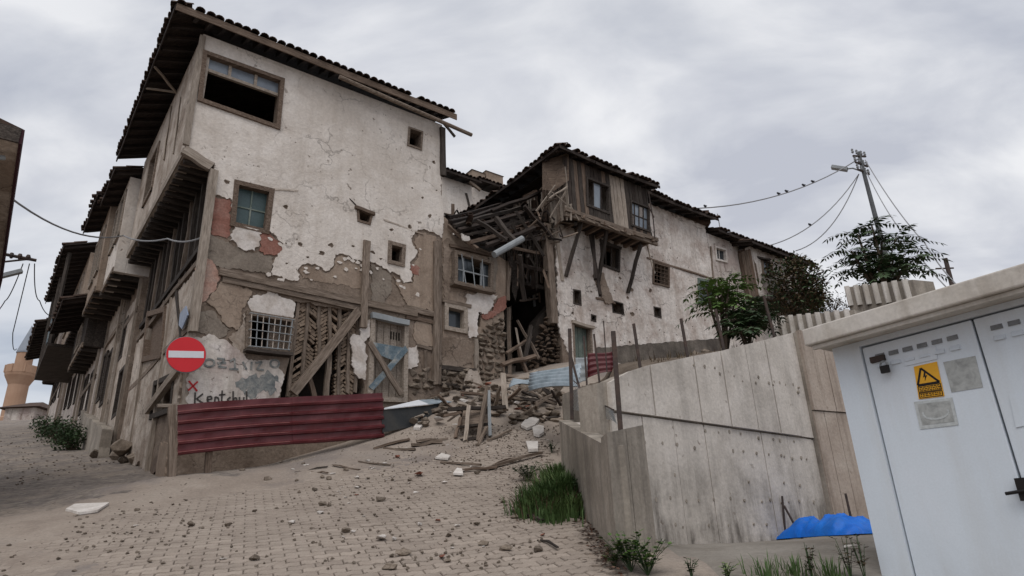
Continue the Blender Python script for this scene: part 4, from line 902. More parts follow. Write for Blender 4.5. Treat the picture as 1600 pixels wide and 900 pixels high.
mb = MB(); sheet(mb, FA, jag(FA.q([(798, 404), (808, 408), (812, 440), (806, 470), (800, 452)], -.3), .06, .04, 5), (), -.32, -.3); obj('torn_sheet', mb, m_wooddk, wr)

# ================================================================== long house with the jettied upper room
bh = thing('long_house', 'long flaking whitewashed house with propped wooden upper room and struts', 'house', FA.W(12, 5.4))
u0, u1 = 9.02, FA.uz(1112, 420)[0]; zE = FA.uz(1060, 322, .55)[1]
hq = {k: FA.q(v) for k, v in dict(mid=[(938, 380), (966, 389), (965, 424), (939, 415)], iron=[(1019, 411), (1043, 418), (1043, 449), (1019, 443)], slot=[(895, 453), (906, 455), (907, 477), (896, 474)], tiny=[(923, 492), (930, 494), (930, 503), (923, 501)], vent=[(955, 470), (972, 475), (974, 492), (957, 488)], vent2=[(1021, 480), (1031, 482), (1032, 497), (1022, 494)], door=[(894, 505), (922, 512), (924, 580), (897, 580)], green=[(1090, 437), (1113, 442), (1114, 478), (1091, 474)], up=[(926, 350), (975, 366), (975, 372), (926, 358)]).items()}
mb = MB(); sheet(mb, FA, [(u0, 4.6), (u1, 6.0), (u1, zE + .1), (u0, zE + .1)], [hq[k] for k in hq], -.34, -.01, .4, .03); obj('wall', mb, m_mud, bh)
pl = [(u0 + .28, 4.9)] + FA.q([(893, 580), (870, 540), (868, 480), (866, 400), (868, 350)]) ; pl = FA.q([(890, 560), (874, 520), (870, 470), (869, 420), (868, 345)])
pl = [(pl[0][0], 5.6)] + pl + [(u0 + .4, zE + .05), (u1 - .02, zE + .05), (u1 - .02, FA.uz(1110, 532)[1]), FA.uz(1060, 536), FA.uz(980, 542), (FA.uz(935, 548)[0], 5.6)]
plj = jag(pl, .06, .05, 8); RC = random.Random(9); chips2 = []
for k in range(70):
    c = FA.uz(RC.uniform(880, 1106), RC.uniform(400, 540)); r0 = RC.uniform(.025, .13) if RC.random() < .6 else .03; a0 = RC.uniform(0, 6); q = [(c[0] + r0 * RC.uniform(.5, 1.5) * cos(a0 + j * .63), c[1] + r0 * RC.uniform(.4, 1.0) * sin(a0 + j * .63)) for j in range(10)]
    if all(inpoly(p, plj) for p in q) and not any(inpoly(p, grow(hq[h], .08)) for h in hq for p in q) and not any(hypot(c[0] - o_[0][0], c[1] - o_[0][1]) < .35 for o_ in chips2): chips2.append(q)
mb = MB(); sheet(mb, FA, plj, [grow(hq[k], .02) for k in hq] + chips2, -.02, .03, .3, .03); obj('plaster', mb, m_pinkish, bh)
mb = MB(); sheet(mb, FA, jag(FA.q([(928, 545), (980, 541), (1060, 534), (1125, 530), (1125, 600), (928, 640)]), .1, .03, 9), (), -.02, .09, .3, .04); obj('plinth', mb, m_plinth, bh)
for k, (a, b, c, d, e_, f) in enumerate(((u0 + .4, u1, 4.5, zE + .1, -5.4, -5.2), (u1 - .3, u1 - .02, 6, zE + .1, -5.2, -.345))): mb = MB(); mb.fbox(FA, a, b, c, d, e_, f); obj('back_wall', mb, m_mud, bh)
mb = MB(); mb.fbox(FA, u0 + .05, u1 - .3, 9.2, 9.35, -5.2, -.345); obj('floor', mb, m_wooddk, bh)
mb = MB(); mb.fbox(FA, u0 + .05, u1 - .02, zE + .0, zE + .04, -5.3, -.1); obj('ceiling', mb, m_wooddk, bh)
mb = MB(); mb.fbox(FA, u0 + .05, u1 - .3, 5, zE - .01, -2.6, -2.5); obj('partition', mb, m_inside, bh)
frame_window(bh, FA, hq['mid'], .03, .07, .04, m_wooddk, 3, 1, None, mm=m_wooddk); w_ = frame_window(bh, FA, hq['iron'], .03, .06, .04, m_woodbr, 1, 1, None, lab='dark window with an iron lattice')
TLq, TR, BR, BL = [Vector(p) for p in hq['iron']]
for i in range(1, 4): m2 = MB(); m2.tube([FA.W(*TLq.lerp(TR, i / 4), .04), FA.W(*BL.lerp(BR, i / 4), .04)], .01, 4); obj('bar', m2, m_woodbr, w_)
for i in range(1, 5): m2 = MB(); m2.tube([FA.W(*TLq.lerp(BL, i / 5), .05), FA.W(*TR.lerp(BR, i / 5), .05)], .01, 4); obj('bar', m2, m_woodbr, w_)
for k in ('slot', 'tiny', 'vent', 'vent2'): frame_window(bh, FA, hq[k], .02, .035, .01, m_wooddk)
frame_window(bh, FA, hq['green'], .03, .08, .04, m_gnpaint, 2, 2, m_glassdk)
dq = hq['door']; m2 = MB(); m2.quadslab(FA, dq, -.22, -.17); dd = obj('door', m2, m_gnpaint, bh); frame_window(bh, FA, dq, .02, .06, .03, m_wood)
TLq, TR, BR, BL = [Vector(p) for p in dq]
for i in range(4): m2 = MB(); m2.quadslab(FA, [TLq.lerp(TR, (i + .05) / 4), TLq.lerp(TR, (i + .95) / 4), BL.lerp(BR, (i + .95) / 4), BL.lerp(BR, (i + .05) / 4)], -.169, -.15); obj('plank', m2, m_gnpaint, dd)
pbeam(bh, FA, (892, 503), (926, 513), .08, .1, m_woodlt, w=.02, name='lintel')
for a, b, wd_, m in (((1010, 403), (1112, 436), .06, m_woodbr), ((1022, 428), (1010, 380), .05, m_pale), ((930, 466), (960, 474), .06, m_woodbr), ((936, 376), (970, 388), .08, m_wooddk), ((1110, 385), (1114, 440), .06, m_wood)): pbeam(bh, FA, a, b, wd_, .05, m, w=.03)
patch(bh, FA, [(925, 430), (940, 428), (952, 462), (956, 474), (944, 476), (934, 462)], .03, .09, m_mud, seed=41)
# corner post and rubble lower corner
timber(bh, 'corner_post', FP(852, 352, .0), FP(864, 505, .0), .22, .2, m_wood, up=FA.n, warp=.03); timber(bh, 'corner_post', FP(866, 350, .02), FP(878, 440, .02), .10, .1, m_woodlt, up=FA.n, warp=.02)
mb = MB(); sheet(mb, FA, FA.q([(840, 500), (866, 470), (892, 600), (816, 612), (820, 550)], -.25), (), -.6, -.25); obj('rubble_core', mb, m_void, bh)
stones(bh, FA, [(858, 474), (868, 446), (872, 500), (892, 560), (896, 600), (846, 604), (812, 596), (826, 556), (846, 520)], STD, .15, -.14, seed=7, cap=260)
# gable end towards the gap: bare laths
FG = Fr(FA.W(u0, 0), -38); FG.n = -FG.n
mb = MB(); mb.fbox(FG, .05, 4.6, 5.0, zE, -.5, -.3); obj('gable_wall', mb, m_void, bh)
for k in range(24): u = .1 + k * .105; z0 = 8.4 + R.uniform(-.5, .4); timber(bh, 'lath', FG.W(u, z0, R.uniform(-.05, .03)), FG.W(u + R.uniform(-.04, .04), zE - .3 + R.uniform(-.5, .1), R.uniform(-.03, .03)), .03, R.uniform(.04, .09), R.choice((m_wood, m_woodlt, m_woodbr)), up=FG.e, warp=.015, segs=2)
for z in (9.4, 10.6, 11.4): timber(bh, 'rail', FG.W(0, z, -.1), FG.W(3.0, z + R.uniform(-.2, .1), -.1), .08, .08, m_wooddk)
# jettied upper room
JW = .75; ja = FA.uz(886, 300, JW)[0]; jb = FA.uz(1019, 366, JW)[0]; jz = FA.uz(950, 350, JW)[1]
w1q = FA.q([(916, 278), (951, 292), (951, 334), (917, 321)], JW); w2q = FA.q([(985, 314), (1013, 325), (1013, 362), (986, 352)], JW)
mb = MB(); sheet(mb, FA, [(ja, jz), (jb, jz), (jb, zE + .02), (ja, zE + .02)], [w1q, w2q], JW - .08, JW - .02); obj('jetty_wall', mb, m_wooddk, bh)
u = ja + .01; k = 0
while u < jb - .05:
    wd_ = R.uniform(.13, .2); uu = min(u + wd_, jb); px_ = (u + uu) / 2
    cut = [q for q in (w1q, w2q) if q[0][0] - .06 < px_ < q[1][0] + .06]
    segs_ = [(jz + R.uniform(-.05, .05), zE)] if not cut else [(jz + R.uniform(-.03, .03), cut[0][3][1] - .03), (cut[0][0][1] + .03, zE)]
    for z0, z1 in segs_:
        if z1 - z0 > .06: timber(bh, 'board', FA.W(px_, z0, JW), FA.W(px_ + R.uniform(-.01, .01), z1, JW), .022, uu - u - .012, m_woodlt if w1q[1][0] < px_ < w2q[0][0] - .2 else R.choice((m_soot, m_wooddk, m_wooddk, m_woodbr)), up=FA.e, warp=.006, segs=2)
    u = uu
frame_window(bh, FA, w1q, JW, .07, .04, m_wooddk, 3, 1, m_glasspl, skip=((2, 0), (0, 0)), rec=.06, lab='broken window of the propped upper room with one grey pane'); frame_window(bh, FA, w2q, JW, .06, .04, m_wooddk, 4, 2, m_glasspl, skip=((0, 1), (2, 0)), rec=.06)
mb = MB(); mb.fbox(FA, ja, jb, jz - .02, jz + .03, -.02, JW - .09); obj('jetty_floor', mb, m_soot, bh)
for k in range(9): u = ja + .1 + (jb - ja - .2) * k / 8; timber(bh, 'joist', FA.W(u, jz - .08, -.05), FA.W(u, jz - .08, JW + R.uniform(.02, .12)), .08, .11, m_woodbr, warp=.006, segs=1)
for z, ww in ((jz - .02, JW + .04), (jz - .15, JW + .0)): timber(bh, 'jetty_beam', FA.W(ja - .15, z, ww), FA.W(jb + .15, z + .02, ww), .08, .11, m_wood, warp=.02)
for k in range(7): a = FA.W(ja + R.uniform(.2, 3.2), jz - .1, JW + .06); timber(bh, 'splinter', a, a + FA.e * R.uniform(.3, .8) + Vector((0, 0, R.uniform(-.1, .02))), .04, .05, m_wood)
for a, b in (((884, 433), (911, 340)), ((934, 444), (949, 352)), ((981, 458), (1001, 384)), ((903, 340), (899, 350)), ((920, 350), (938, 462)), ((925, 352), (930, 436))):
    timber(bh, 'strut', FP(*a, .05), FP(*b, JW - .1), .085, .085, m_soot if b[1] > 400 else m_wooddk, warp=.015)
FJ2 = Fr(FA.W(ja, 0), -38); FJ2.n = -FJ2.n
for k in range(6): timber(bh, 'board', FJ2.W(-.73 + k * .13, jz - .1 + R.uniform(-.15, .1), 0), FJ2.W(-.73 + k * .13 + R.uniform(-.02, .02), zE - .1 + R.uniform(-.3, 0), 0), .02, .11, R.choice((m_woodlt, m_wood)), up=FJ2.e, segs=2)
m2 = MB(); a, b, c, d, e_ = [FP(*p) for p in ((848, 252, .2), (889, 238, .78), (889, 282, .80), (866, 298, .6), (848, 296, .2))]
m2.add([a, b, c, d, e_], [(0, 1, 2, 3, 4)]); m2.add([p - FA.n * .02 for p in (a, b, c, d, e_)], [(4, 3, 2, 1, 0)]); obj('brown_sheet', m2, m_woodbr, bh)
for a, b in (((868, 290, .6), (838, 330, .2)), ((862, 300, .7), (884, 318, .8)), ((858, 310, .7), (886, 292, .8)), ((884, 300, .8), (860, 340, .4)), ((890, 320, .8), (905, 345, .8)), ((884, 322, .8), (886, 345, .7)), ((892, 318, .8), (892, 344, .8))): timber(bh, 'lath', FP(*a), FP(*b), .05, .03, m_woodlt, roll=.5)
for a, b in (((1013, 300, .9), (1021, 345, .9)), ((1021, 345, .9), (1023, 372, .9)), ((1013, 322, .85), (1022, 340, .9))): m2 = MB(); m2.tube([FP(*a), FP(*b)], .02, 5); obj('rail_rod', m2, m_steel, bh)
eave(bh, FA, jb + .32, u1 + .15, zE + .14, .5, .36, 3.0, 3, fascia=m_soot, rafter=.5, soff=.7, fh=.09, ragged=1.2, sag=.05)
eave(bh, FA, u0 - .5, jb + .3, zE + .05, 1.02, .36, 3.2, 3, hipL=True, fascia=m_soot, rafter=.5, soff=1.2, fh=.10, ragged=1.2, sag=.06)
eave(bh, FG, -1.0, 4.4, zE + .05, .5, .36, 3.2, 2, hipL=True, fascia=m_soot, rafter=.5, soff=.6, fh=.08, ragged=1.4, sag=.1)
# small raised roof hatch and its aerial
m2 = MB(); a = FP(1086, 345, -.2); m2.box(a, (.9, .6, .5)); hat = obj('roof_hatch', m2, m_tile, bh)
# ---- the two houses further up the row
h2 = thing('plain_house', 'plain pale house with one small shuttered window squeezed between two older houses', 'house', FA.W(u1 + 1, 6.5))
u2 = FA.uz(1163, 440)[0]; z2 = FA.uz(1135, 368, .4)[1]
wq = FA.q([(1116, 386), (1133, 391), (1134, 410), (1118, 406)])
mb = MB(); sheet(mb, FA, [(u1 + .02, 5.5), (u2, 5.5), (u2, z2 + .1), (u1 + .02, z2 + .1)], [wq], -.3, .02, .4, .02); obj('wall', mb, m_plaster2, h2)
frame_window(h2, FA, wq, .02, .07, .04, m_white, 2, 1, m_glassdk); mb = MB(); mb.fbox(FA, u1 + .03, u2, 5.5, z2 + .1, -4, -3.8); obj('back_wall', mb, m_mud, h2)
eave(h2, FA, u1 + .17, u2 + .3, z2 + .1, .42, .34, 3, 2, fascia=m_soot, rafter=.5, fh=.09, ragged=1)
h3 = thing('bay_house', 'house at the row end with a boarded projecting bay and brown creeper', 'house', FA.W(u2 + 2, 7))
W3 = .55; ua = FA.uz(1178, 420, W3)[0]; ub = FA.uz(1262, 440, W3)[0]; z3 = FA.uz(1215, 396, W3 + .3)[1]; zb3 = FA.uz(1200, 466, W3)[1]
wq = FA.q([(1190, 405), (1205, 411), (1206, 432), (1192, 428)], W3)
mb = MB(); sheet(mb, FA, [(ua, zb3), (ub, zb3), (ub, z3 + .1), (ua, z3 + .1)], [wq], W3 - .2, W3, .4, .02); obj('bay_wall', mb, m_plaster2, h3)
frame_window(h3, FA, wq, W3, .07, .04, m_wood, 3, 2, m_glasspl)
FE = Fr(FA.W(ua, 0), -38); FE.n = -FE.n
mb = MB(); mb.fbox(FE, -W3, 1, zb3, z3 + .1, -.2, -.01); obj('bay_side', mb, m_woodbr, h3)
for k in range(6): timber(h3, 'board', FE.W(-.5 + k * .13, zb3, .01), FE.W(-.5 + k * .13, z3, .01), .02, .11, R.choice((m_woodbr, m_wood)), up=FE.e, segs=1)
mb = MB(); mb.fbox(FA, u2 + .02, ub, 5.5, z3, -.3, 0); obj('wall', mb, m_plaster2, h3)
mb = MB(); mb.fbox(FA, ua, ub, zb3 - .06, zb3 - .005, 0, W3); obj('bay_floor', mb, m_wooddk, h3)
eave(h3, FA, ua - .4, ub + .3, z3 + .05, W3 + .34, .34, 3, 2, hipR=True, fascia=m_soot, rafter=.5, fh=.09, ragged=1)
for k in range(5): a = FP(1166 + k * 3, 398 + k * 4, .3); timber(h3, 'broken_rafter', a, a + FA.n * .4 + FA.e * .5 + Vector((0, 0, .1 * (k - 2))), .08, .06, m_wooddk)
# heap of stones at the foot of the long house
for k in range(34):
    fu_ = R.uniform(*sorted((FA.uz(1060, 520)[0], FA.uz(1112, 520)[0]))); pv_ = FA.W(fu_, 0, R.uniform(.25, 1.0)); uu_, ww_ = FW.uw(pv_); p = Vector((pv_.x, pv_.y, TZ(uu_, -ww_) + max(0, .8 - abs(k - 17) * .035) * R.random())); M = Matrix.Translation(p) @ Matrix.Rotation(R.uniform(0, 6), 4, 'Z') @ Matrix.Diagonal((R.uniform(.2, .4),) * 3 + (1,))
    o = inst('heap_stone', R.choice(ST), M); tag(o, 'brown field stone in the heap against the whitewashed house wall', 'stone', 'stone heap by the long house')
# ================================================================== white houses seen through the gap
FR_ = Fr(FA.W(4.0, 0, -8), 52)
rh = thing('rear_house', 'whitewashed house with dark tiled roof and two chimneys seen through the gap', 'house', FR_.W(3, 6))
zr = FR_.uz(720, 285)[1]
for nm, a, b, top_z in (('wall', (690, 300), (737, 300), zr), ('wall', (741, 300), (800, 300), FR_.uz(770, 292)[1])):
    ua_, ub_ = FR_.uz(*a)[0], FR_.uz(*b)[0]; mb = MB(); mb.fbox(FR_, ua_, ub_, 6, top_z, -2, 0 if a[0] < 700 else -.5); obj(nm, mb, m_plaster, rh)
eave(rh, FR_, FR_.uz(686, 285)[0], FR_.uz(741, 285)[0], zr, .5, .3, 2.4, 2, fascia=m_soot, rafter=.6, fh=.1)
eave(rh, FR_, FR_.uz(743, 290, -.2)[0], FR_.uz(804, 290, -.2)[0], FR_.uz(770, 291, -.2)[1], .0, .22, 3, 2, fascia=m_soot, rafter=.6, fh=.1)
timber(rh, 'roof_pole', FR_.W(*FR_.uz(734, 284, .4), .4), FR_.W(*FR_.uz(750, 297, .4), .4), .1, .1, m_wood)
mb = MB(); mb.qbar(FR_, FR_.uz(728, 302), FR_.uz(735, 330), .1, 0, .03); obj('damp_pipe', mb, m_wooddk, rh)
for a, b, c in ((738, 760, 263), (760, 788, 266)):
    w_c = -2.0; ua_, z_ = FR_.uz(a, 284, w_c); ub_, _ = FR_.uz(b - 2, 284, w_c); zt_ = FR_.uz((a + b) / 2, c + 6, w_c)[1]; ud = (ub_ - ua_)
    mb = MB(); mb.fbox(FR_, ua_, ub_, z_ - .8, zt_, w_c - .7, w_c); cm = obj('chimney', mb, m_tan, rh)
    mb = MB(); mid = (ua_ + ub_) / 2; P_ = lambda u, z, w: FR_.W(u, z, w)
    mb.add([P_(ua_ - .05, zt_ + .005, w_c + .05), P_(ub_ + .05, zt_ + .005, w_c + .05), P_(ub_ + .05, zt_ + .005, w_c - .75), P_(ua_ - .05, zt_ + .005, w_c - .75), P_(mid, zt_ + .28, w_c - .35)], [(0, 1, 4), (1, 2, 4), (2, 3, 4), (3, 0, 4), (3, 2, 1, 0)]); obj('chimney_cap', mb, m_concdk, cm)
# ================================================================== houses up the side street
R = random.Random(21)
def street_house(name, label, a, b, wb, wt, zg, zj, zt, eo, mlow, mup, wins_up, wins_low, roofm=m_tile, pitch=.36):
    """plot a..b along the street: ground floor face at wb, jettied upper floor at wt from zj to zt"""
    th = thing(name, label, 'house', FS.W((a + b) / 2, zg, wb))
    hl = [[(x0, z0), (x1, z0), (x1, z1), (x0, z1)] for x0, x1, z0, z1 in wins_low]; hu = [[(x0, z0), (x1, z0), (x1, z1), (x0, z1)] for x0, x1, z0, z1 in wins_up]
    mb = MB(); sheet(mb, FS, [(a + .02, zg - 1.2), (b, zg - .6), (b, zj), (a + .02, zj)], hl, wb - .3, wb, .5, .03); obj('wall', mb, mlow, th)
    mb = MB(); sheet(mb, FS, [(a + .03, zj + .01), (b, zj + .01), (b, zt), (a + .03, zt)], hu, wt - .25, wt, .5, .03); obj('jetty_wall', mb, mup, th)
    for nm, u_ in (('jetty_side', a + .03), ('jetty_side', b - .18)):
        mb = MB(); mb.fbox(FS, u_, u_ + .15, zj + .01, zt, wb - .3, wt - .255); obj(nm, mb, mup, th)
    mb = MB(); mb.fbox(FS, a + .03, b, zg, zt, wb - 4.2, wb - 4); obj('back_wall', mb, m_mud, th)
    mb = MB(); mb.fbox(FS, a + .19, b - .19, zj + .02, zj + .08, wb - 4, wt - .26); obj('jetty_floor', mb, m_wooddk, th)
    n = max(3, int((b - a) / .5))
    for i in range(n): u = a + .25 + (b - a - .5) * i / (n - 1); timber(th, 'joist', FS.W(u, zj - .05, wb - .05), FS.W(u, zj - .05, wt + .03), .09, .11, m_wooddk, segs=1)
    for z, w in ((zj + .05, wt + .01), (zj - .9, wb + .01)): timber(th, 'timber', FS.W(a + .05, z, w), FS.W(b - .05, z, w), .06, .15, m_wood)
    for i in range(2): u = a + .15 + (b - a - .3) * i; timber(th, 'post', FS.W(u, zg - .2, wb + .01), FS.W(u, zj, wb + .01), .06, .12, m_woodlt, up=FS.n)
    for x0, x1, z0, z1 in wins_up: frame_window(th, FS, [(x0, z1), (x1, z1), (x1, z0), (x0, z0)], wt, .09, .05, m_woodlt, 2, 1, m_glasspl)
    for x0, x1, z0, z1 in wins_low: frame_window(th, FS, [(x0, z1), (x1, z1), (x1, z0), (x0, z0)], wb, .09, .04, m_wooddk, 1, 1, None)
    eave(th, FS, a - .15, b + .25, zt, wt + eo, pitch, 3.2, 2, fascia=m_soot, rafter=.5, soff=eo + .3, fh=.1, ragged=1)
    return th
sB = street_house('street_house', 'white house with a glazed jettied bay next to the corner house', 6.15, 8.2, .1, .80, 4.0, 8.75, 11.55, .42, m_mud, m_plaster, [(6.4, 7.05, 9.9, 11.2), (7.3, 7.95, 9.9, 11.2)], [(6.6, 7.3, 5.2, 6.4), (7.5, 8.0, 6.9, 8.0)])
patch(sB, FS, [(6.3, 4.6), (8.15, 4.9), (8.15, 8.3), (6.3, 8.3)], .09, .13, m_pale, isuz=True, seed=51, holes=[[(6.55, 5.15), (7.35, 5.15), (7.35, 6.45), (6.55, 6.45)], [(7.45, 6.85), (8.05, 6.85), (8.05, 8.05), (7.45, 8.05)]])
sC = street_house('street_house', 'narrow beige house with one tall dark window beyond the glazed bay', 8.3, 10.9, .2, .95, 4.6, 8.9, 11.75, .42, m_pale, m_tan, [(8.8, 9.4, 9.7, 11.1), (9.9, 10.5, 9.7, 11.1)], [(8.8, 9.5, 5.9, 7.4), (9.9, 10.5, 6.2, 7.6)])
sF = street_house('street_house', 'low whitewashed house under a dark lean to roof beyond the beige house', 11.0, 14.6, .3, .8, 5.2, 8.0, 9.3, .75, m_plaster2, m_wooddk, [(12.2, 13.2, 8.3, 9.0)], [(11.6, 12.2, 6.2, 7.4), (13.2, 13.9, 6.4, 7.6)])
sD = street_house('street_house', 'brown timber house with a dark sheltered balcony up the street', 14.8, 21.4, .35, .85, 5.9, 10.0, 12.6, .85, m_plaster2, m_tan, [(15.6, 16.5, 10.8, 12.0), (17.6, 18.5, 10.8, 12.0), (19.6, 20.5, 10.8, 12.0)], [(15.4, 16.1, 7.2, 8.3), (17.2, 18.1, 7.4, 8.5), (19.2, 20.0, 7.7, 8.8)])
mb = MB(); mb.fbox(FS, 14.9, 20.6, 8.9, 9.0, .36, 1.55); bal = obj('balcony', mb, m_wooddk, sD)
for i in range(14): u = 15.0 + i * .41; timber(bal, 'baluster', FS.W(u, 9.0, 1.51), FS.W(u, 9.9, 1.51), .05, .06, m_wooddk, segs=1)
timber(sD, 'balcony_rail', FS.W(14.9, 9.92, 1.51), FS.W(20.6, 9.92, 1.51), .07, .07, m_wooddk)
for u in (15.0, 17.8, 20.5): timber(sD, 'balcony_post', FS.W(u, 9.0, 1.48), FS.W(u, 12.5, 1.48), .1, .1, m_wooddk)
mb = MB(); mb.fbox(FS, 15.2, 15.6, 9.1, 10.0, 1.56, 1.59); obj('faded_cloth', mb, m_bluepaint, sD)
sE = street_house('street_house', 'low white house with dark eaves at the top of the street', 21.6, 28, .45, .95, 7.4, 10.4, 11.6, .9, m_plaster2, m_plaster2, [(23, 24, 10.7, 11.4)], [(22.3, 23.1, 8.8, 9.8), (24.6, 25.4, 9.0, 10), (26.4, 27.2, 9.2, 10.2)])
# grey retaining foot along the row
mb = MB(); sheet(mb, FS, jag([(6.1, 3.0), (20, 6.2), (20, 7.0), (12.6, 5.9), (12.5, 6.3), (9.3, 5.5), (6.1, 4.7)], .2, .05, 5), (), .2, .42, .5, .05)
tag(obj('footing', mb, m_concdk, None, base=FS.W(6.1, 3.2, .3)), 'rough grey cement footing along the base of the side street houses', 'footing')
# ---- house across the side street: its eave leans into the frame
lb = thing('opposite_house', 'beige house with a maroon edged eave across the side street', 'house', FS.W(-1, 1.6, 4.6))
mb = MB(); mb.fbox(FS, -2.2, 3.2, 1.2, 6.95, 3.65, 7); obj('wall', mb, m_plaster2, lb)
mb = MB(); mb.fbox(FS, -2.68, 3.7, 6.98, 7.06, 2.98, 7.4); rf = obj('roof', mb, m_pale, lb)
m_maroon = mat('maroon_fascia', [S(62, 38, 44), S(74, 48, 54)], 2, bump=.1, fine=.15)
mb = MB(); mb.fbox(FS, -2.7, 3.72, 6.96, 7.18, 2.945, 2.978); obj('fascia_board', mb, m_maroon, rf)
mb = MB(); mb.fbox(FS, -2.72, -2.684, 6.96, 7.18, 2.98, 7.4); obj('fascia_board', mb, m_wooddk, rf)
mb = MB(); q = [FS.W(-2.69, 7.07, 2.96), FS.W(3.71, 7.07, 2.96), FS.W(3.71, 8.3, 7.4), FS.W(-2.69, 8.3, 7.4)]; mb.hexa(q, [p + Vector((0, 0, .12)) for p in q]); obj('roof_cover', mb, m_tile, rf)
mb = MB(); mb.tube([FS.W(-2.3, 6.9, 3.1), FS.W(-2.45, 6.7, 3.6)], .035, 6); obj('downpipe', mb, m_galv, lb)
# ---- minaret and a low roof beyond the crest
pm_ = at_d(18, 650, 75.0); bx, by = pm_.x, pm_.y
def zat(px, py, d=75.0): return at_d(px, py, d).z
mn = thing('minaret', 'slender pale stone minaret with one balcony and a grey pointed spire', 'minaret', (bx, by, 9))
z0_, z1_, z2_, z3_, z4_ = 9, zat(22, 602), zat(25, 585), zat(33, 552), zat(44, 508)
r_ = .80
mb = MB(); mb.lathe((bx, by, 0), [(r_ * 1.12, z0_), (r_ * 1.12, z1_ - 3), (r_ * 1.02, z1_ - 2.9), (r_ * 1.0, z1_)], 20); obj('shaft', mb, m_minaret, mn)
mb = MB(); mb.lathe((bx, by, 0), [(r_, z1_ + .002), (r_ * 1.2, z1_ + .35), (r_ * 1.5, z1_ + .8), (r_ * 1.55, z2_), (r_ * 1.58, z2_ + .05), (r_ * 1.58, z2_ + .75), (r_ * 1.48, z2_ + .75), (r_ * 1.48, z2_ + .06)], 20); obj('balcony', mb, m_minaret, mn)
mb = MB(); mb.lathe((bx, by, 0), [(r_ * .86, z2_ + .06), (r_ * .84, z3_)], 20); obj('upper_shaft', mb, m_minaret, mn)
mb = MB(); mb.lathe((bx, by, 0), [(r_ * .92, z3_ + .005), (r_ * .92, z3_ + .15), (.12, z4_ - .4), (.02, z4_)], 20); obj('spire', mb, m_lead, mn)
for k in range(8):
    a_ = k * pi / 4; m2 = MB(); c = Vector((bx + cos(a_) * r_ * 1.59, by + sin(a_) * r_ * 1.59, z2_ + .4)); m2.box(c, (.1, .1, .7)); obj('baluster', m2, m_minaret, mn)
p = at_d(52, 652, 62); lr = thing('low_house', 'low house with a red brown roof beside the minaret', 'house', (p.x, p.y, p.z - 1))
mb = MB(); mb.box((p.x, p.y, p.z - .2), (2.2, 3, 1.2)); obj('wall', mb, m_plaster2, lr)
mb = MB(); z = p.z + .42; mb.add([(p.x - 1.6, p.y - 1.9, z), (p.x + 1.6, p.y - 1.9, z), (p.x + 1.6, p.y + 1.9, z), (p.x - 1.6, p.y + 1.9, z), (p.x - .5, p.y, z + .7), (p.x + .5, p.y, z + .7)], [(0, 1, 5, 4), (1, 2, 5), (2, 3, 4, 5), (3, 0, 4), (3, 2, 1, 0)]); obj('roof', mb, m_tile, lr)
# ================================================================== poles and wires
def wire(name, label, pts, r, m, sag=0, grp=None, n=14):
    P = []
    for a, b in zip(pts, pts[1:]):
        for i in range(n + (1 if b is pts[-1] else 0)): t = i / n; p = a.lerp(b, t); p.z -= sag * 4 * t * (1 - t); P.append(p)
    mb = MB(); mb.tube(P, r, 5); return obj(name, mb, m, None, base=P[0], label=label, cat='wire', group=grp)
PD = 27.0
pt, pb = at_d(1340, 238, PD), at_d(1392, 425, PD); xy = (pt.x + pb.x) / 2, (pt.y + pb.y) / 2
up_ = thing('utility_pole', 'tall steel utility pole with crossarms and a street lamp behind the fern leaved tree', 'utility pole', (xy[0], xy[1], 8.5))
mb = MB(); mb.tube([Vector((*xy, 8.3)), Vector((*xy, pt.z))], [.12, .065], 10); obj('pole', mb, m_polegrey, up_)
side = (CR - CF * CR.dot(CF)); side = Vector((CR.x, CR.y, 0)).normalized(); bkv = Vector((-side.y, side.x, 0))
arm_d = (side * .8 + bkv * .6).normalized()
for k, (py, hl, tilt) in enumerate(((246, .55, .25), (258, .5, .1), (270, .45, .05))):
    z = at_d(1346, py, PD).z; m2 = MB(); a = Vector((*xy, z)) - arm_d * hl; b = Vector((*xy, z)) + arm_d * hl + Vector((0, 0, tilt)); m2.tube([a + Vector((0, 0, -tilt * .4)), b], .045, 5); arm = obj('crossarm', m2, m_steel, up_)
    for t in (.02, .35, .7, .98): p = a.lerp(b, t); m3 = MB(); m3.lathe(p + Vector((0, 0, .03)), [(.03, 0), (.055, .05), (.035, .1), (.05, .15), (.02, .2)], 8); obj('insulator', m3, m_kioskdk, arm)
z = at_d(1345, 270, PD).z; lampp = at_d(1318, 264, PD); 
m2 = MB(); m2.tube([Vector((*xy, z)), Vector((*xy, z)).lerp(lampp, .5) + Vector((0, 0, .1)), lampp], .03, 6); obj('lamp_arm', m2, m_galv, up_)
m2 = MB(); M = axisM(lampp, lampp - Vector((*xy, z))); m2.box((.15, 0, 0), (.6, .24, .12)); me = m2.mesh('lamp_head'); me.materials.append(m_galv); inst('lamp_head', me, M, up_)
tpx = lambda py, dx=0: at_d(1342 + dx, py, PD)
roofp = FA.W(*FA.uz(1065, 326, 0), 0)
w1 = wire('power_line', 'long sagging cable from the utility pole to the long house roof', [tpx(248), roofp], .022, m_wire, .55)
e1, e2 = FA.W(*FA.uz(1200, 384, .6), .6), FA.W(*FA.uz(1243, 392, .6), .6)
wire('power_line', 'service cable from the utility pole down to the bay house eave', [tpx(272), e1], .02, m_wire, .5)
wire('power_line', 'second service cable from the utility pole to the bay house creeper end', [tpx(272), e2], .02, m_wire, .6)
wire('power_line', 'upper stay cable running from the utility pole down behind the fern leaved tree', [at_d(1352, 250, PD), at_d(1445, 380, PD - 6), at_d(1530, 470, PD - 12)], .018, m_wire, .3)
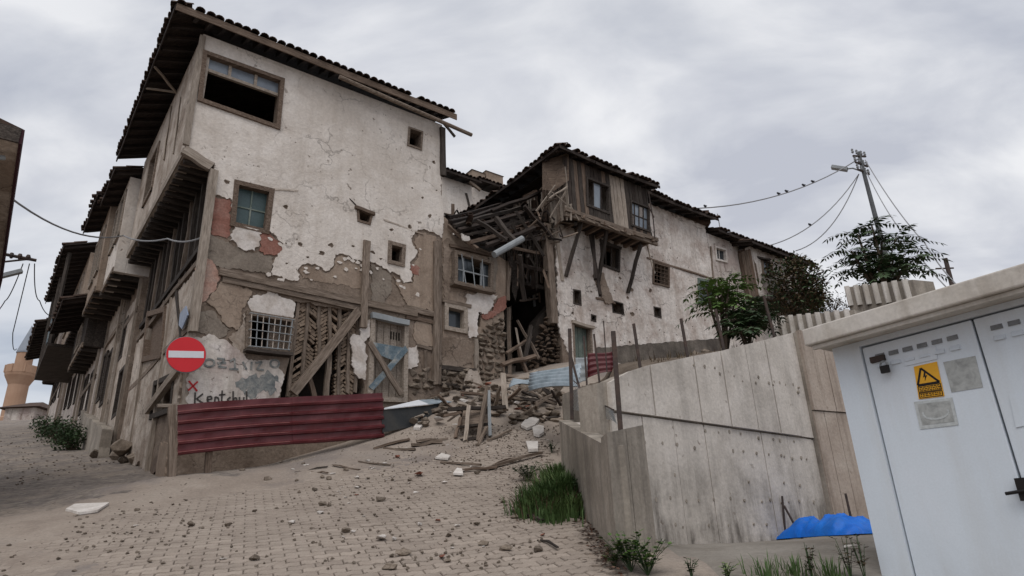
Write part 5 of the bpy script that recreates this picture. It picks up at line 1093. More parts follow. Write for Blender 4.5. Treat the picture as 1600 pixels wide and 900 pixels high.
wire('power_line', 'lower stay cable running from the utility pole down behind the kiosk', [at_d(1352, 265, PD), at_d(1400, 350, PD - 4), at_d(1500, 470, PD - 10)], .016, m_wire, .2)
# birds sitting along the wires
def bird(t, wa, wb_, sag, lab):
    p = wa.lerp(wb_, t); p.z -= sag * 4 * t * (1 - t); d = (wb_ - wa).normalized(); f = Vector((d.y, -d.x, 0)).normalized()
    mb = MB(); k_ = .62; mb.tube([p + (Vector((0, 0, z_)) + f * x_) * k_ for x_, z_ in ((-.19, .03), (-.08, .07), (0, .11), (.05, .17), (.08, .21), (.15, .205))], [r_ * k_ for r_ in (.012, .05, .075, .06, .042, .006)], 7)
    obj('bird', mb, m_birdm, None, True, base=p, label=lab, cat='bird', group='birds on the cables')
for t in (.885, .50, .455, .355, .30): bird(t, tpx(248), roofp, .55, 'small dark bird perched on the long cable above the house roofs')
bird(.58, tpx(272), e1, .5, 'lone dark bird perched on the service cable to the bay house')
# far small pole on the right
p = at_d(1482, 440, 34); sp_ = thing('far_pole', 'short distant pole with a crossbar beyond the kiosk roof', 'pole', (p.x, p.y, p.z - 3))
m2 = MB(); m2.tube([Vector((p.x, p.y, p.z - 3)), at_d(1477, 404, 34)], [.12, .09], 8); obj('pole', m2, m_steel, sp_)
z = at_d(1478, 419, 34).z; m2 = MB(); m2.tube([Vector((p.x, p.y, z)) - side * .4, Vector((p.x, p.y, z)) + side * .4], .04, 5); obj('crossbar', m2, m_steel, sp_)
# aerial on the plain house
a = FA.W(*FA.uz(1127, 366, -.5), -.5); b = FA.W(*FA.uz(1121, 334, -.5), -.5); mb = MB(); mb.tube([a, b], .02, 5); obj('aerial', mb, m_wire, None, base=a, label='thin bare aerial rod standing on the plain house roof', cat='aerial')
# side street: pole bracket and wires at the left edge
bk_ = at_d(-30, 400, 22); br = thing('wire_bracket', 'street cable bracket with a lamp reaching in from the opposite house', 'bracket', bk_)
m2 = MB(); m2.tube([at_d(-20, 392, 22), at_d(57, 407, 22)], .045, 6); obj('arm', m2, m_steel, br)
m2 = MB(); m2.tube([at_d(-20, 412, 22), at_d(46, 405, 22)], .03, 5); obj('brace', m2, m_steel, br)
for k in range(4): m2 = MB(); m2.lathe(at_d(4 + k * 13, 402 + k * 1.5, 22), [(.03, 0), (.07, .08), (.04, .16)], 8); obj('insulator', m2, m_steel, br)
m2 = MB(); M = axisM(at_d(0, 432, 22), at_d(24, 426, 22) - at_d(0, 432, 22)); m2.box((.25, 0, 0), (.55, .2, .1)); me = m2.mesh('lamp_head'); me.materials.append(m_galv); inst('lamp_head', me, M, br)
for k, (a, b, c, lab) in enumerate((((46, 412, 22), (20, 520, 26), (26, 545, 34), 'thin cable hanging in a long kink near the minaret'), ((36, 412, 22), (8, 470, 24), (-20, 490, 26), 'thin cable dropping from the bracket out of the frame'), ((54, 412, 22), (62, 470, 24), (92, 490, 27), 'thin cable curving from the bracket to the balcony house'))):
    wire('street_cable', lab, [at_d(*a), at_d(*b), at_d(*c)], .014, m_wiredk, .25)
q0 = at_d(-12, 286, 11.5); q1 = FS.W(*FS.uz(193, 368, .8), .8); q2 = FS.W(*FS.uz(262, 373, .4), .4); q3 = FA.W(*FA.uz(322, 368, .08), .08)
wire('street_cable', 'pale cable slung across the side street to the corner house', [q0, q1], .018, m_wire, .35); wire('street_cable', 'pale cable tail stapled below the corner house overhang', [q1, q2, q3], .018, m_wire, .1)
# ================================================================== no entry sign, plaque, barrier
sc_ = FA.W(*FA.uz(291, 554, .35), .35)
ns = thing('no_entry_sign', 'round red no entry sign with a white bar at the house corner', 'road sign', sc_)
fwd_ = (Vector((0, 0, EYE)) - sc_); fwd_.z = 0; nn = (FA.n * .6 + fwd_.normalized() * .4).normalized(); su = Vector((-nn.y, nn.x, 0)) ; upv = Vector((0, 0, 1)); _a = radians(5.5); su, upv = su * cos(_a) + upv * sin(_a), upv * cos(_a) - su * sin(_a)
def disc(mb, c, r, t, n=40):
    f = [c + (su * cos(2 * pi * k / n) + upv * sin(2 * pi * k / n)) * r + nn * t for k in range(n)]; b = [p - nn * .012 for p in f]
    mb.add(f + b, [tuple(range(n)), tuple(range(2 * n - 1, n - 1, -1))] + [(k, (k + 1) % n, n + (k + 1) % n, n + k) for k in range(n)])
RS = .325
mb = MB(); disc(mb, sc_, RS, 0); obj('backing', mb, m_galv, ns)
mb = MB(); disc(mb, sc_, RS * .965, .014); obj('red_disc', mb, m_signred, ns)
mb = MB(); q = [sc_ + su * (RS * .86 * a) + upv * (RS * .185 * b) + nn * .018 for a, b in ((-1, -1), (1, -1), (1, 1), (-1, 1))]; mb.hexa([p - nn * .003 for p in q], q); obj('white_bar', mb, m_signwht, ns)
mb = MB(); mb.tube([sc_ - nn * .02, sc_ - nn * .36], .02, 6); obj('bracket', mb, m_galv, ns)
pq = [FS.W(*FS.uz(*p, .12), .12) for p in ((290, 478), (293, 492), (284, 514), (279, 508), (281, 490))]
mb = MB(); mb.add(pq + [p - FS.n * .02 for p in pq], [(0, 1, 2, 3, 4), (9, 8, 7, 6, 5)] + [(i, (i + 1) % 5, 5 + (i + 1) % 5, 5 + i) for i in range(5)]); obj('street_plaque', mb, m_plaque, None, base=pq[0], label='bent pale blue plaque fixed to the side wall above the sign', cat='plaque')
# maroon ribbed sheet barrier
WB = .95
bl0, bl1 = FA.uz(277, 633, WB), FA.uz(277, 712, WB); br0, br1 = FA.uz(598, 612, WB + .15), FA.uz(599, 682, WB + .15)
ba_ = thing('sheet_barrier', 'maroon ribbed sheet metal barrier nailed to a wooden post before the corner house', 'barrier', FA.W(2, 3, WB))
def bp(s_, t, o=0): # s along, t up
    lo_ = Vector(bl1).lerp(Vector(br1), s_); hi_ = Vector(bl0).lerp(Vector(br0), s_); p = lo_.lerp(hi_, t)
    return FA.W(p.x, p.y + .02 * sin(s_ * 5), WB + .15 * s_ + o + .015 * sin(s_ * 9 + t) + .035 * noise.noise(Vector((s_ * 7, t * 2.5, 3))) + .012 * noise.noise(Vector((s_ * 23, t * 6, 9))))
prof = []; nr = 5
for k in range(nr):
    z = k / nr + .0
    prof += [(z, .0), (z + .012, .034), (z + .05, .040), (z + .085, 0.004), (z + .12, 0)]
prof.append((1.0, 0))
for s0, s1 in ((0, .52), (.515, 1.0)):
    mb = MB(); n = 30; m = len(prof)
    for i in range(n + 1):
        s_ = s0 + (s1 - s0) * i / n
        for t, o in prof: mb.v.append(bp(s_, t, o + (.006 if s0 else 0)))
    for i in range(n):
        for k in range(m - 1): mb.f.append((i * m + k, i * m + m + k, i * m + m + k + 1, i * m + k + 1))
    o = obj('ribbed_sheet', mb, m_redsheet, ba_); md = o.modifiers.new('thick', 'SOLIDIFY'); md.thickness = .004
for k in range(nr):  # thin strips paint a highlight along each rib
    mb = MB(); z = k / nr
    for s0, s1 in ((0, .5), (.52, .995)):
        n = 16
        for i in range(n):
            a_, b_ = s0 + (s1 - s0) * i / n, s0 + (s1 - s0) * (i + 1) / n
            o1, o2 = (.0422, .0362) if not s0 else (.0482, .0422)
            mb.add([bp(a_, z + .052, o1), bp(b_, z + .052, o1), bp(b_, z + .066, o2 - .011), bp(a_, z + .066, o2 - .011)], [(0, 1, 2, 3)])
    obj('ridge_highlight', mb, m_ridgelit, ba_, kind='stuff')
g = gp(271, 748); g = at_d(271, 748, 12.05); ptop = at_d(268, 636, 12.1)
timber(ba_, 'post', Vector((g.x, g.y, g.z - .3)), Vector((ptop.x, ptop.y, ptop.z)), .11, .09, m_wood, up=FA.n, warp=.02)
p = bp(.99, 0, -.06); timber(ba_, 'post', Vector((p.x, p.y, p.z - .5)), bp(.99, 1, -.06), .08, .08, m_wooddk, up=FA.n)
timber(ba_, 'post', FA.W(.35, 2.6, WB - .02), FA.W(.33, bl0[1] - .6, WB - .02), .10, .08, m_woodbr, up=FA.n)
a = FA.W(*FA.uz(248, 634, WB - .1), WB - .1); timber(ba_, 'rail', a, bp(.05, .97, -.06), .04, .05, m_woodlt)
# boards leaning on the side wall
for k, (a, b, w0, w1, wd_, m) in enumerate((((238, 742), (262, 640), .55, .12, .55, m_woodbr), ((215, 728), (232, 610), .5, .1, .18, m_wood), ((184, 700), (205, 590), .35, .08, .16, m_wood), ((262, 738), (276, 612), .6, .25, .22, m_wooddk))):
    p0 = gp(*a); p0.z -= .03; p1 = at_d(*b, hypot(p0.x, p0.y) + .35)
    timber(None, 'leaning_board', p0, p1, .03, wd_, m, up=(p1 - p0).cross(FS.n), warp=.02, label=('wide brown board leaning against the side wall by the barrier post', 'grey plank leaning on the side wall beside the wide brown board', 'narrow grey plank leaning on the side wall above the boulder heap', 'dark board squeezed between barrier post and side wall')[k], cat='board')
# stones piled at the corner of the side street
BR = rock_meshes(m_stone, 6, 18, .85, 9); R = random.Random(4)
for k in range(16):
    p = gp(R.uniform(150, 222), R.uniform(700, 728)); s_ = R.uniform(.25, .6); z = H(p.x, p.y) + s_ * .2 + (.2 if k % 4 == 0 else 0)
    o = inst('boulder', R.choice(BR), Matrix.Translation((p.x, p.y, z)) @ Matrix.Rotation(R.uniform(0, 6), 4, 'Z') @ Matrix.Diagonal((s_ * 1.2, s_, s_, 1))); tag(o, 'dusty boulder in the heap at the foot of the side wall', 'boulder', 'boulders by the side wall')
# ================================================================== debris on the slope
R = random.Random(77)
def ground_rock(px, py, s_, meshes, name, label, cat, grp, fl=1.0, up=0):
    p = gp(px, py); M = Matrix.Translation((p.x, p.y, p.z + s_ * .22 * fl + up)) @ Matrix.Rotation(R.uniform(0, 6.28), 4, 'Z') @ Matrix.Rotation(R.uniform(-.3, .3), 4, 'X') @ Matrix.Diagonal((s_ * R.uniform(.9, 1.5), s_, s_ * fl, 1))
    o = inst(name, R.choice(meshes), M); sz_ = 'large ' if s_ > .15 else 'tiny ' if s_ < .07 else 'fist sized '; return tag(o, sz_ + label, cat, grp)
CHW = rock_meshes(m_chip, 6, 11, .45, 12); TLS = rock_meshes(m_tilered, 5, 9, .3, 14)
for x, y, s_, w_ in ((418, 751, .22, 0), (298, 822, .16, 0), (357, 822, .12, 0), (650, 771, .14, 1), (595, 783, .2, 0), (504, 790, .16, 0), (540, 832, .16, 0), (596, 845, .2, 1), (630, 868, .16, 0), (552, 832, .1, 1), (463, 752, .12, 0), (655, 744, .24, 2), (712, 742, .16, 1), (722, 738, .18, 1), (500, 803, .14, 1), (456, 818, .14, 1), (610, 890, .16, 0), (700, 838, .12, 0), (756, 852, .14, 0), (840, 862, .16, 0), (790, 860, .14, 0), (348, 875, .08, 1), (214, 798, .1, 0), (212, 822, .08, 1), (700, 878, .1, 0), (745, 820, .1, 0), (560, 762, .12, 0), (520, 741, .1, 1), (540, 736, .14, 0), (478, 728, .12, 1), (575, 722, .16, 1), (620, 716, .2, 2), (640, 752, .12, 0), (397, 875, .14, 0), (398, 800, .1, 0)):
    ms, nm, lb_, ct, gr, fl = ((ST, 'rubble_stone', 'grey brown rubble stone lying on the paved slope', 'stone', 'loose stones on the paving', .8), (CHW, 'plaster_chip', 'white plaster chip lying on the paved slope', 'plaster chip', 'plaster chips on the paving', .8), (TLS, 'tile_shard', 'red clay tile shard lying on the paved slope', 'tile shard', 'tile shards on the paving', 1))[w_]
    ground_rock(x, y, s_ * .8, ms, nm, lb_, ct, gr, fl)
for k in range(90):
    x = R.gauss(620, 190); y = R.uniform(690, 880)
    if y > 780 and R.random() < .55: continue
    if not 330 < x < 860: continue
    w_ = R.random(); s_ = R.uniform(.04, .11)
    if w_ < .55: ground_rock(x, y, s_, ST, 'rubble_stone', 'grey brown rubble stone lying on the paved slope', 'stone', 'loose stones on the paving')
    elif w_ < .85: ground_rock(x, y, s_, CHW, 'plaster_chip', 'white plaster chip lying on the paved slope', 'plaster chip', 'plaster chips on the paving')
    else: ground_rock(x, y, s_ * 1.3, TLS, 'tile_shard', 'red clay tile shard lying on the paved slope', 'tile shard', 'tile shards on the paving')
# crumbs too small to count
mb = MB(); base_v = [Vector(v.co) for v in ST[0].vertices]; base_f = [tuple(p.vertices) for p in ST[0].polygons]
for k in range(2600):
    x = R.gauss(650, 170); y = R.uniform(760, 890) if R.random() < .12 else 655 + abs(R.gauss(0, 36))
    if not (290 < x < 880 and 665 < y < 900): continue
    p = gp(x, y); s_ = R.uniform(.012, .05); rz = R.uniform(0, 6); c, s2 = cos(rz), sin(rz)
    mb.add([(p.x + (v.x * c - v.y * s2) * s_, p.y + (v.x * s2 + v.y * c) * s_, p.z + v.z * s_ + s_ * .2) for v in base_v], base_f)
for k in range(700):                      # grit on the side street
    p = gp(R.uniform(0, 300), 672 + abs(R.gauss(0, 110)))
    if p.y < 5: continue
    s_ = R.uniform(.012, .05) * (1 + p.length * .02); rz = R.uniform(0, 6); c, s2 = cos(rz), sin(rz)
    mb.add([(p.x + (v.x * c - v.y * s2) * s_, p.y + (v.x * s2 + v.y * c) * s_, p.z + v.z * s_ * .7 + s_ * .2) for v in base_v], base_f)
obj('gravel', mb, m_stone, None, fixn=False, base=gp(600, 720), kind='stuff', label='small gravel and mortar crumbs scattered over the slope', cat='gravel')
mb = MB(); base_v = [Vector(v.co) for v in CHW[0].vertices]; base_f = [tuple(p.vertices) for p in CHW[0].polygons]
for k in range(450):
    x = R.gauss(650, 150); y = 660 + abs(R.gauss(0, 50))
    if not (300 < x < 870): continue
    p = gp(x, y); s_ = R.uniform(.015, .05); rz = R.uniform(0, 6); c, s2 = cos(rz), sin(rz)
    mb.add([(p.x + (v.x * c - v.y * s2) * s_, p.y + (v.x * s2 + v.y * c) * s_, p.z + v.z * s_ + s_ * .2) for v in base_v], base_f)
obj('plaster_crumbs', mb, m_chip, None, fixn=False, base=gp(600, 722), kind='stuff', label='white plaster crumbs scattered over the slope', cat='crumbs')
# big white plaster slabs
for k, (c, poly, lab) in enumerate((((828, 666), [(-14, 3), (-6, -7), (8, -10), (15, -6), (8, 3), (-4, 8)], 'oval white plaster slab lying on the rubble slope'), ((841, 677), [(-9, -4), (0, -8), (9, -6), (9, 3), (2, 8), (-7, 6)], 'round white plaster slab beside the oval one'), ((832, 701), [(-10, -6), (9, -6), (9, 6), (-6, 7)], 'square white plaster slab near the grass clump'), ((654, 668), [(-8, 5), (-2, -3), (6, -6), (7, 0), (2, 6)], 'pointed white plaster piece propped before the black panel'), ((134, 799), [(-32, 2), (-18, -6), (36, -8), (18, 4), (-10, 8)], 'flat pale broken slab lying in the side street'), ((690, 716), [(-10, 3), (0, -4), (14, 0), (10, 5)], 'flat white plaster flake on the rubble'), ((716, 741), [(-8, 3), (-2, -5), (6, -4), (8, 4)], 'small white plaster lump below the rubble'))):
    pts = []
    for dx, dy in poly: p = gp(c[0] + dx, c[1] + dy * (1.0 if k < 4 else 1)); pts.append(p)
    cen = sum(pts, Vector()) / len(pts); n_ = Vector((0, -.55 if k < 4 else -.2, 1)).normalized(); hgt = .03 if k >= 4 else .05
    lift = [Vector((p.x, p.y, p.z)) + n_ * .02 for p in pts]; mb = MB(); m = len(pts); mb.add(lift + [p + Vector((0, 0, hgt)) for p in lift], [tuple(range(m - 1, -1, -1)), tuple(range(m, 2 * m))] + [(i, (i + 1) % m, m + (i + 1) % m, m + i) for i in range(m)])
    o = obj('plaster_slab', mb, m_chip, None, base=cen, label=lab, cat='plaster slab')
# planks and sticks on the slope
PMAT = (m_wood, m_woodbr, m_wooddk, m_woodlt)
def plank_label(m, ln, py):
    c = {m_wood.name: 'grey', m_woodbr.name: 'brown', m_wooddk.name: 'dark', m_woodlt.name: 'pale'}[m.name]
    return '%s %s broken plank lying %s' % ('long' if ln > 1.0 else 'short' if ln < .5 else 'medium', c, 'in the rubble pile below the collapsed house' if py < 672 else 'on the dusty slope before the barrier' if py < 740 else 'on the paving by the grass clump')
stk = [((690, 694), (644, 700), .07), ((700, 688), (652, 694), .06), ((585, 703), (640, 690), .05), ((560, 735), (520, 730), .03), ((458, 740), (514, 732), .03), ((486, 738), (512, 742), .025), ((760, 735), (846, 712), .06), ((722, 738), (778, 734), .05), ((770, 730), (806, 720), .05), ((600, 702), (650, 706), .05), ((610, 728), (560, 724), .03), ((690, 724), (750, 730), .04), ((836, 640), (872, 626), .08), ((800, 630), (870, 640), .09), ((780, 640), (840, 612), .08), ((816, 614), (868, 646), .06), ((770, 628), (836, 632), .07), ((720, 622), (790, 640), .07), ((740, 606), (800, 628), .06), ((690, 606), (732, 628), .07), ((640, 612), (712, 620), .06), ((700, 660), (740, 632), .05), ((796, 662), (852, 644), .05), ((800, 800), (846, 818), .03), ((846, 846), (870, 860), .02), ((762, 690), (800, 676), .05), ((590, 616), (640, 608), .06)]
for k, (a, b, s_) in enumerate(stk):
    p0, p1 = gp(*a), gp(*b); p0.z += s_ * .5 + (.08 if a[1] < 650 else 0); p1.z += s_ * .5 + (R.uniform(.05, .3) if b[1] < 650 else .02)
    mw = R.choice((m_wood, m_woodbr, m_wooddk)); timber(None, 'loose_plank', p0, p1, s_ * R.uniform(.7, 1.6), s_ * .7, mw, warp=.02, label=plank_label(mw, (p1 - p0).length, a[1]), cat='plank', group='broken planks on the slope')
for k in range(40):
    x, y = R.uniform(600, 880), R.uniform(600, 668); p = gp(x, y); d = Vector((R.uniform(-1, 1), R.uniform(-1, 1), R.uniform(-.1, .45))).normalized() * R.uniform(.2, .7)
    timber(None, 'loose_plank', p + Vector((0, 0, .05)), p + d + Vector((0, 0, .08)), R.uniform(.03, .12), R.uniform(.02, .05), PMAT[k % 4], roll=R.uniform(0, 3), warp=.02, label=plank_label(PMAT[k % 4], d.length, y), cat='plank', group='broken planks on the slope')
# stones of the pile against the houses
for k in range(230):
    x = R.uniform(606, 886); y = R.uniform(604, 672) - (x - 606) * .05; s_ = R.uniform(.1, .3)
    j_ = 0 if R.random() < .75 else (1 if R.random() < .5 else 2)
    ground_rock(x, y, s_, (ST, CHW, TLS)[j_], ('rubble_stone', 'plaster_chip', 'tile_shard')[j_], ('dusty stone', 'white plaster chip', 'red clay tile shard')[j_] + ' of the rubble pile below the collapsed house', ('stone', 'plaster chip', 'tile shard')[j_], ('stones', 'plaster chips', 'tile shards')[j_] + ' of the rubble pile', .8, R.uniform(-.05, .12))
# black panel with a pale lip, beside the barrier
a0, a1, b0, b1 = FA.uz(598, 640, 1.15), FA.uz(598, 676, 1.15), FA.uz(722, 627, .9), FA.uz(716, 652, .9)
dp = thing('black_panel', 'fallen black panel with a folded white lip beside the maroon barrier', 'panel', FA.W(a1[0] + .7, a1[1], 1))
P4 = [FA.W(*a1, 1.15), FA.W(*b1, .9), FA.W(*b0, .85), FA.W(*a0, 1.1)]
mb = MB(); mb.hexa([p - FA.n * .03 for p in P4], P4); obj('panel_face', mb, m_darksheet, dp)
L0, L1 = P4[3] + Vector((0, 0, .004)), P4[2] + Vector((0, 0, .004)); mid_ = L0.lerp(L1, .55)
mb = MB(); mb.hexa([L0 + FA.n * .02, mid_ + FA.n * .05, mid_ - FA.n * .35 + Vector((0, 0, .16)), L0 - FA.n * .1 + Vector((0, 0, .02))], [p + Vector((0, 0, .015)) for p in (L0 + FA.n * .02, mid_ + FA.n * .05, mid_ - FA.n * .35 + Vector((0, 0, .16)), L0 - FA.n * .1 + Vector((0, 0, .02)))]); obj('white_lip', mb, m_signwht, dp)
mid2 = mid_.lerp(L1, .02)
mb = MB(); q = [mid2 + FA.n * .04, L1 + FA.n * .03, L1 - FA.n * .3 + Vector((0, 0, .12)), mid2 - FA.n * .35 + Vector((0, 0, .16))]; mb.hexa(q, [p + Vector((0, 0, .012)) for p in q]); obj('grey_lip', mb, m_greysheet, dp)
# broken cupboard carcass
g = gp(735, 690); cc = thing('broken_cupboard', 'smashed wooden cupboard frame leaning on its legs in the rubble', 'cupboard', g)
def gpp(px, py, d): p = at_d(px, py, d); return p
gd = hypot(g.x, g.y)
mb = MB(); q = [gpp(718, 672, gd + .25), gpp(764, 668, gd + .2), gpp(768, 632, gd + .5), gpp(724, 640, gd + .55)]; mb.hexa([p + CF * .03 for p in q], q); obj('back_panel', mb, m_wood, cc)
for a, b, m, s_ in (((727, 690, 0), (733, 634, .3), m_woodlt, .07), ((748, 688, 0), (762, 604, .35), m_wood, .08), ((766, 680, .2), (764, 610, .3), m_galv, .06), ((712, 684, .1), (720, 652, .3), m_woodbr, .06), ((742, 708, -.25), (760, 668, .1), m_wood, .06), ((720, 688, .05), (760, 682, .1), m_wooddk, .07), ((700, 640, .3), (790, 636, .4), m_wooddk, .09), ((714, 668, .2), (768, 662, .25), m_wooddk, .06), ((786, 584, .9), (790, 640, .5), m_woodlt, .11), ((694, 650, .2), (722, 644, .3), m_woodbr, .07)): timber(cc, 'rail', gpp(a[0], a[1], gd + a[2]), gpp(b[0], b[1], gd + b[2]), s_, s_ * .7, m, warp=.01)
# crumpled corrugated sheets by the fence
def corrugated(name, label, quad, m, nrib, amp, pa=None):
    mb = MB(); A_, B_, C_, D_ = quad; nu, nv = nrib * 6, 8; n_ = (B_ - A_).cross(D_ - A_).normalized()
    if n_.dot(EYEV - A_) < 0: n_ = -n_
    for i in range(nu + 1):
        for j in range(nv + 1):
            s_, t = j / nv, i / nu; p = A_.lerp(B_, s_).lerp(D_.lerp(C_, s_), t); mb.v.append(p + n_ * (amp * cos(2 * pi * nrib * t) + .05 * sin(s_ * 3 + t * 2)))
    for i in range(nu):
        for j in range(nv): mb.f.append((i * (nv + 1) + j, i * (nv + 1) + j + 1, (i + 1) * (nv + 1) + j + 1, (i + 1) * (nv + 1) + j))
    o = obj(name, mb, m, None, True, base=A_, label=label, cat='sheet metal'); md = o.modifiers.new('thick', 'SOLIDIFY'); md.thickness = .006
corrugated('corrugated_sheet', 'bent blue grey corrugated sheet lying before the long house corner', [at_d(826, 612, 12.2), at_d(902, 606, 11.2), at_d(906, 566, 11.9), at_d(830, 588, 12.9)], m_greysheet, 5, .03)
corrugated('corrugated_sheet', 'small dull grey sheet scrap sloping off the blue grey sheet', [at_d(794, 608, 13.0), at_d(826, 602, 12.9), at_d(828, 590, 13.2), at_d(802, 596, 13.4)], m_greysheet, 3, .015)
corrugated('corrugated_sheet', 'maroon ribbed sheet scrap standing behind the fence posts', [at_d(918, 592, 12.2), at_d(958, 582, 12.2), at_d(957, 548, 12.4), at_d(919, 556, 12.4)], m_redsheet, 4, .025)
corrugated('corrugated_sheet', 'pale narrow sheet scrap wedged by the green house door', [at_d(900, 604, 12.4), at_d(918, 596, 12.4), at_d(917, 556, 12.6), at_d(900, 562, 12.6)], m_galv, 3, .015)
# ================================================================== kiosk
KZ1 = FK.uz(1300, 545)[1]
kk = thing('transformer_kiosk', 'white prefabricated electricity kiosk with steel doors and a thick concrete roof slab', 'kiosk', FK.W(1, .8, -.5))
KL = 3.4
dL, dM = FK.uz(1356, 600)[0], FK.uz(1530, 545)[0]; dl_top = FK.uz(1356, 538)[1]; dR = 2 * dM - dL
mb = MB(); sheet(mb, FK, [(0, .3), (KL, .3), (KL, KZ1), (0, KZ1)], [[(dL, .75), (dR, .75), (dR, dl_top), (dL, dl_top)]], -.12, 0); obj('wall', mb, m_kiosk, kk)
mb = MB(); mb.fbox(FK, 0, .12, .3, KZ1, -1.9, -.122); obj('side_wall', mb, m_kiosk, kk)
mb = MB(); mb.fbox(FK, KL - .12, KL, .3, KZ1, -1.9, -.122); obj('side_wall', mb, m_kiosk, kk)
mb = MB(); mb.fbox(FK, .121, KL - .121, .3, KZ1, -1.9, -1.78); obj('back_wall', mb, m_kiosk, kk)
ro = FK.uz(1258, 545, .28); rt = FK.uz(1250, 520, .28)
mb = MB(); mb.fbox(FK, ro[0], KL + .3, KZ1 + .002, KZ1 + .002 + (rt[1] - ro[1]), -2.2, .28); o = obj('roof_slab', mb, m_roofslab, kk); bv = o.modifiers.new('bevel', 'BEVEL'); bv.width = .012; bv.segments = 2
mb = MB(); mb.fbox(FK, ro[0] + .04, KL + .26, KZ1 - .03, KZ1 - .001, .2, .24); obj('drip_edge', mb, m_roofslab, kk)
for a, b, nm in ((dL, dM, 0), (dM, dR, 1)):
    mb = MB(); mb.fbox(FK, a + .008, b - .006, .78, dl_top - .012, -.07, -.02); o = obj('door', mb, m_kiosk, kk); bv = o.modifiers.new('bevel', 'BEVEL'); bv.width = .008; bv.segments = 2
    nv = 6
    for k in range(nv):
        for r_ in range(2):
            ua_ = a + (b - a) * (.12 + .78 * k / nv); ub_ = ua_ + (b - a) * .09; z_ = dl_top - .10 - r_ * .075
            m2 = MB(); m2.hexa([FK.W(ua_, z_ - .022, -.019), FK.W(ub_, z_ - .022, -.019), FK.W(ub_, z_ + .012, -.019), FK.W(ua_, z_ + .012, -.019)], [FK.W(ua_ + .004, z_ - .022, -.002), FK.W(ub_ - .004, z_ - .022, -.002), FK.W(ub_ - .004, z_ + .01, -.016), FK.W(ua_ + .004, z_ + .01, -.016)]); obj('vent_slot', m2, m_kioskdk if r_ == 0 else m_kiosk, o)
    if nm == 0: door1 = o
    else: door2 = o
# padlock on the door edge
pc = FK.W(*FK.uz(1381, 570, .03), .03); pl_ = obj('padlock', MB().box(pc - Vector((0, 0, .035)), (.06, .03, .055), Matrix.Rotation(-.9, 3, 'Z')), m_black, None, base=pc, label='black padlock hanging on the left kiosk door', cat='padlock')
pts = [pc + (FK.e * cos(a_) * .028 - FK.e * .0 + Vector((0, 0, sin(a_) * .035))) for a_ in [pi * i / 8 for i in range(9)]]; mb = MB(); mb.tube([p - Vector((0, 0, .008)) for p in pts], .008, 6); obj('shackle', mb, m_galv, pl_)
hp = FK.uz(1372, 561, .0); mb = MB(); mb.fbox(FK, hp[0] - .06, hp[0] + .05, hp[1] - .02, hp[1] + .025, -.019, .01); obj('hasp', mb, m_steel, door1)
# warning sticker and placards
def plate(name, pix, w, m, parent, t=.004): mb = MB(); mb.quadslab(FK, FK.q(pix, w), w, w + t); return obj(name, mb, m, parent)
stq = [(1428, 573), (1464, 565), (1476, 619), (1436, 624)]
st = obj('warning_sticker', MB().quadslab(FK, FK.q(stq, -.018), -.018, -.014), m_yellow, None, base=FK.W(*FK.uz(*stq[0]), 0), label='yellow high voltage warning sticker with black lightning triangle', cat='sticker')
Q = [Vector(p) for p in FK.q(stq, -.016)]; SQ = lambda s_, t: Q[0].lerp(Q[1], s_).lerp(Q[3].lerp(Q[2], s_), t)
def sbar(mb, a, b, wd_): mb.qbar(FK, SQ(*a), SQ(*b), wd_, -.014, -.0115)
tri = [(.28, .09), (.93, .58), (.05, .58)]
for a, b in zip(tri, tri[1:] + tri[:1]): mb = MB(); sbar(mb, a, b, .014); obj('triangle_edge', mb, m_black, st)
mb = MB(); bolt = [(.40, .20), (.32, .38), (.40, .36), (.36, .50), (.50, .32), (.42, .34), (.47, .21)]; v = [FK.W(*SQ(*p), -.0118) for p in bolt]; mb.add(v, [(0, 1, 2), (2, 3, 4), (2, 4, 5), (0, 2, 5), (0, 5, 6)]); obj('lightning_bolt', mb, m_black, st)
mb = MB(); c_ = FK.W(*SQ(.36, .50), -.0116)
for a, b in (((.05, .62), (.95, .62)), ((.05, .80), (.95, .80)), ((.05, .62), (.05, .80)), ((.95, .62), (.95, .80)), ((.05, .83), (.95, .83)), ((.05, .97), (.95, .97)), ((.05, .83), (.05, .97)), ((.95, .83), (.95, .97))): sbar(mb, a, b, .005)
obj('text_box', mb, m_black, st, kind='stuff')
mb = MB(); RR = random.Random(2)
for t in (.66, .71, .76, .87, .92):
    s_ = .1
    while s_ < .86: l = RR.uniform(.04, .12); sbar(mb, (s_, t), (s_ + l, t), .006); s_ += l + .03
obj('small_print', mb, m_black, st, kind='stuff')
for nm, pix, lab in (('placard', [(1428, 628), (1488, 621), (1498, 664), (1438, 671)], 'clear plastic placard with faded print below the yellow sticker'), ('notice', [(1474, 566), (1524, 556), (1536, 605), (1487, 613)], 'torn faded grey paper notice beside the yellow sticker')):
    o = obj(nm, MB().quadslab(FK, FK.q(pix, -.018), -.018, -.015), m_plastic if nm == 'placard' else m_paper, None, base=FK.W(*FK.uz(*pix[0]), 0), label=lab, cat=nm)
    if nm == 'placard':
        Q2 = [Vector(p) for p in FK.q(pix, -.016)]; L2 = lambda s_, t: Q2[0].lerp(Q2[1], s_).lerp(Q2[3].lerp(Q2[2], s_), t)
        mb = MB(); mb.quadslab(FK, [L2(.08, .1), L2(.92, .1), L2(.92, .86), L2(.08, .86)], -.015, -.013); obj('print_sheet', mb, m_paper, o)
        mb = MB(); sq = [L2(.5 + .33 * cos(a_), .48 + .22 * sin(a_)) for a_ in [pi * i / 10 for i in range(-1, 12)]]
        for a, b in zip(sq, sq[1:]): mb.qbar(FK, a, b, .014, -.013, -.011)
        obj('faded_emblem', mb, m_plastic, o, kind='stuff')
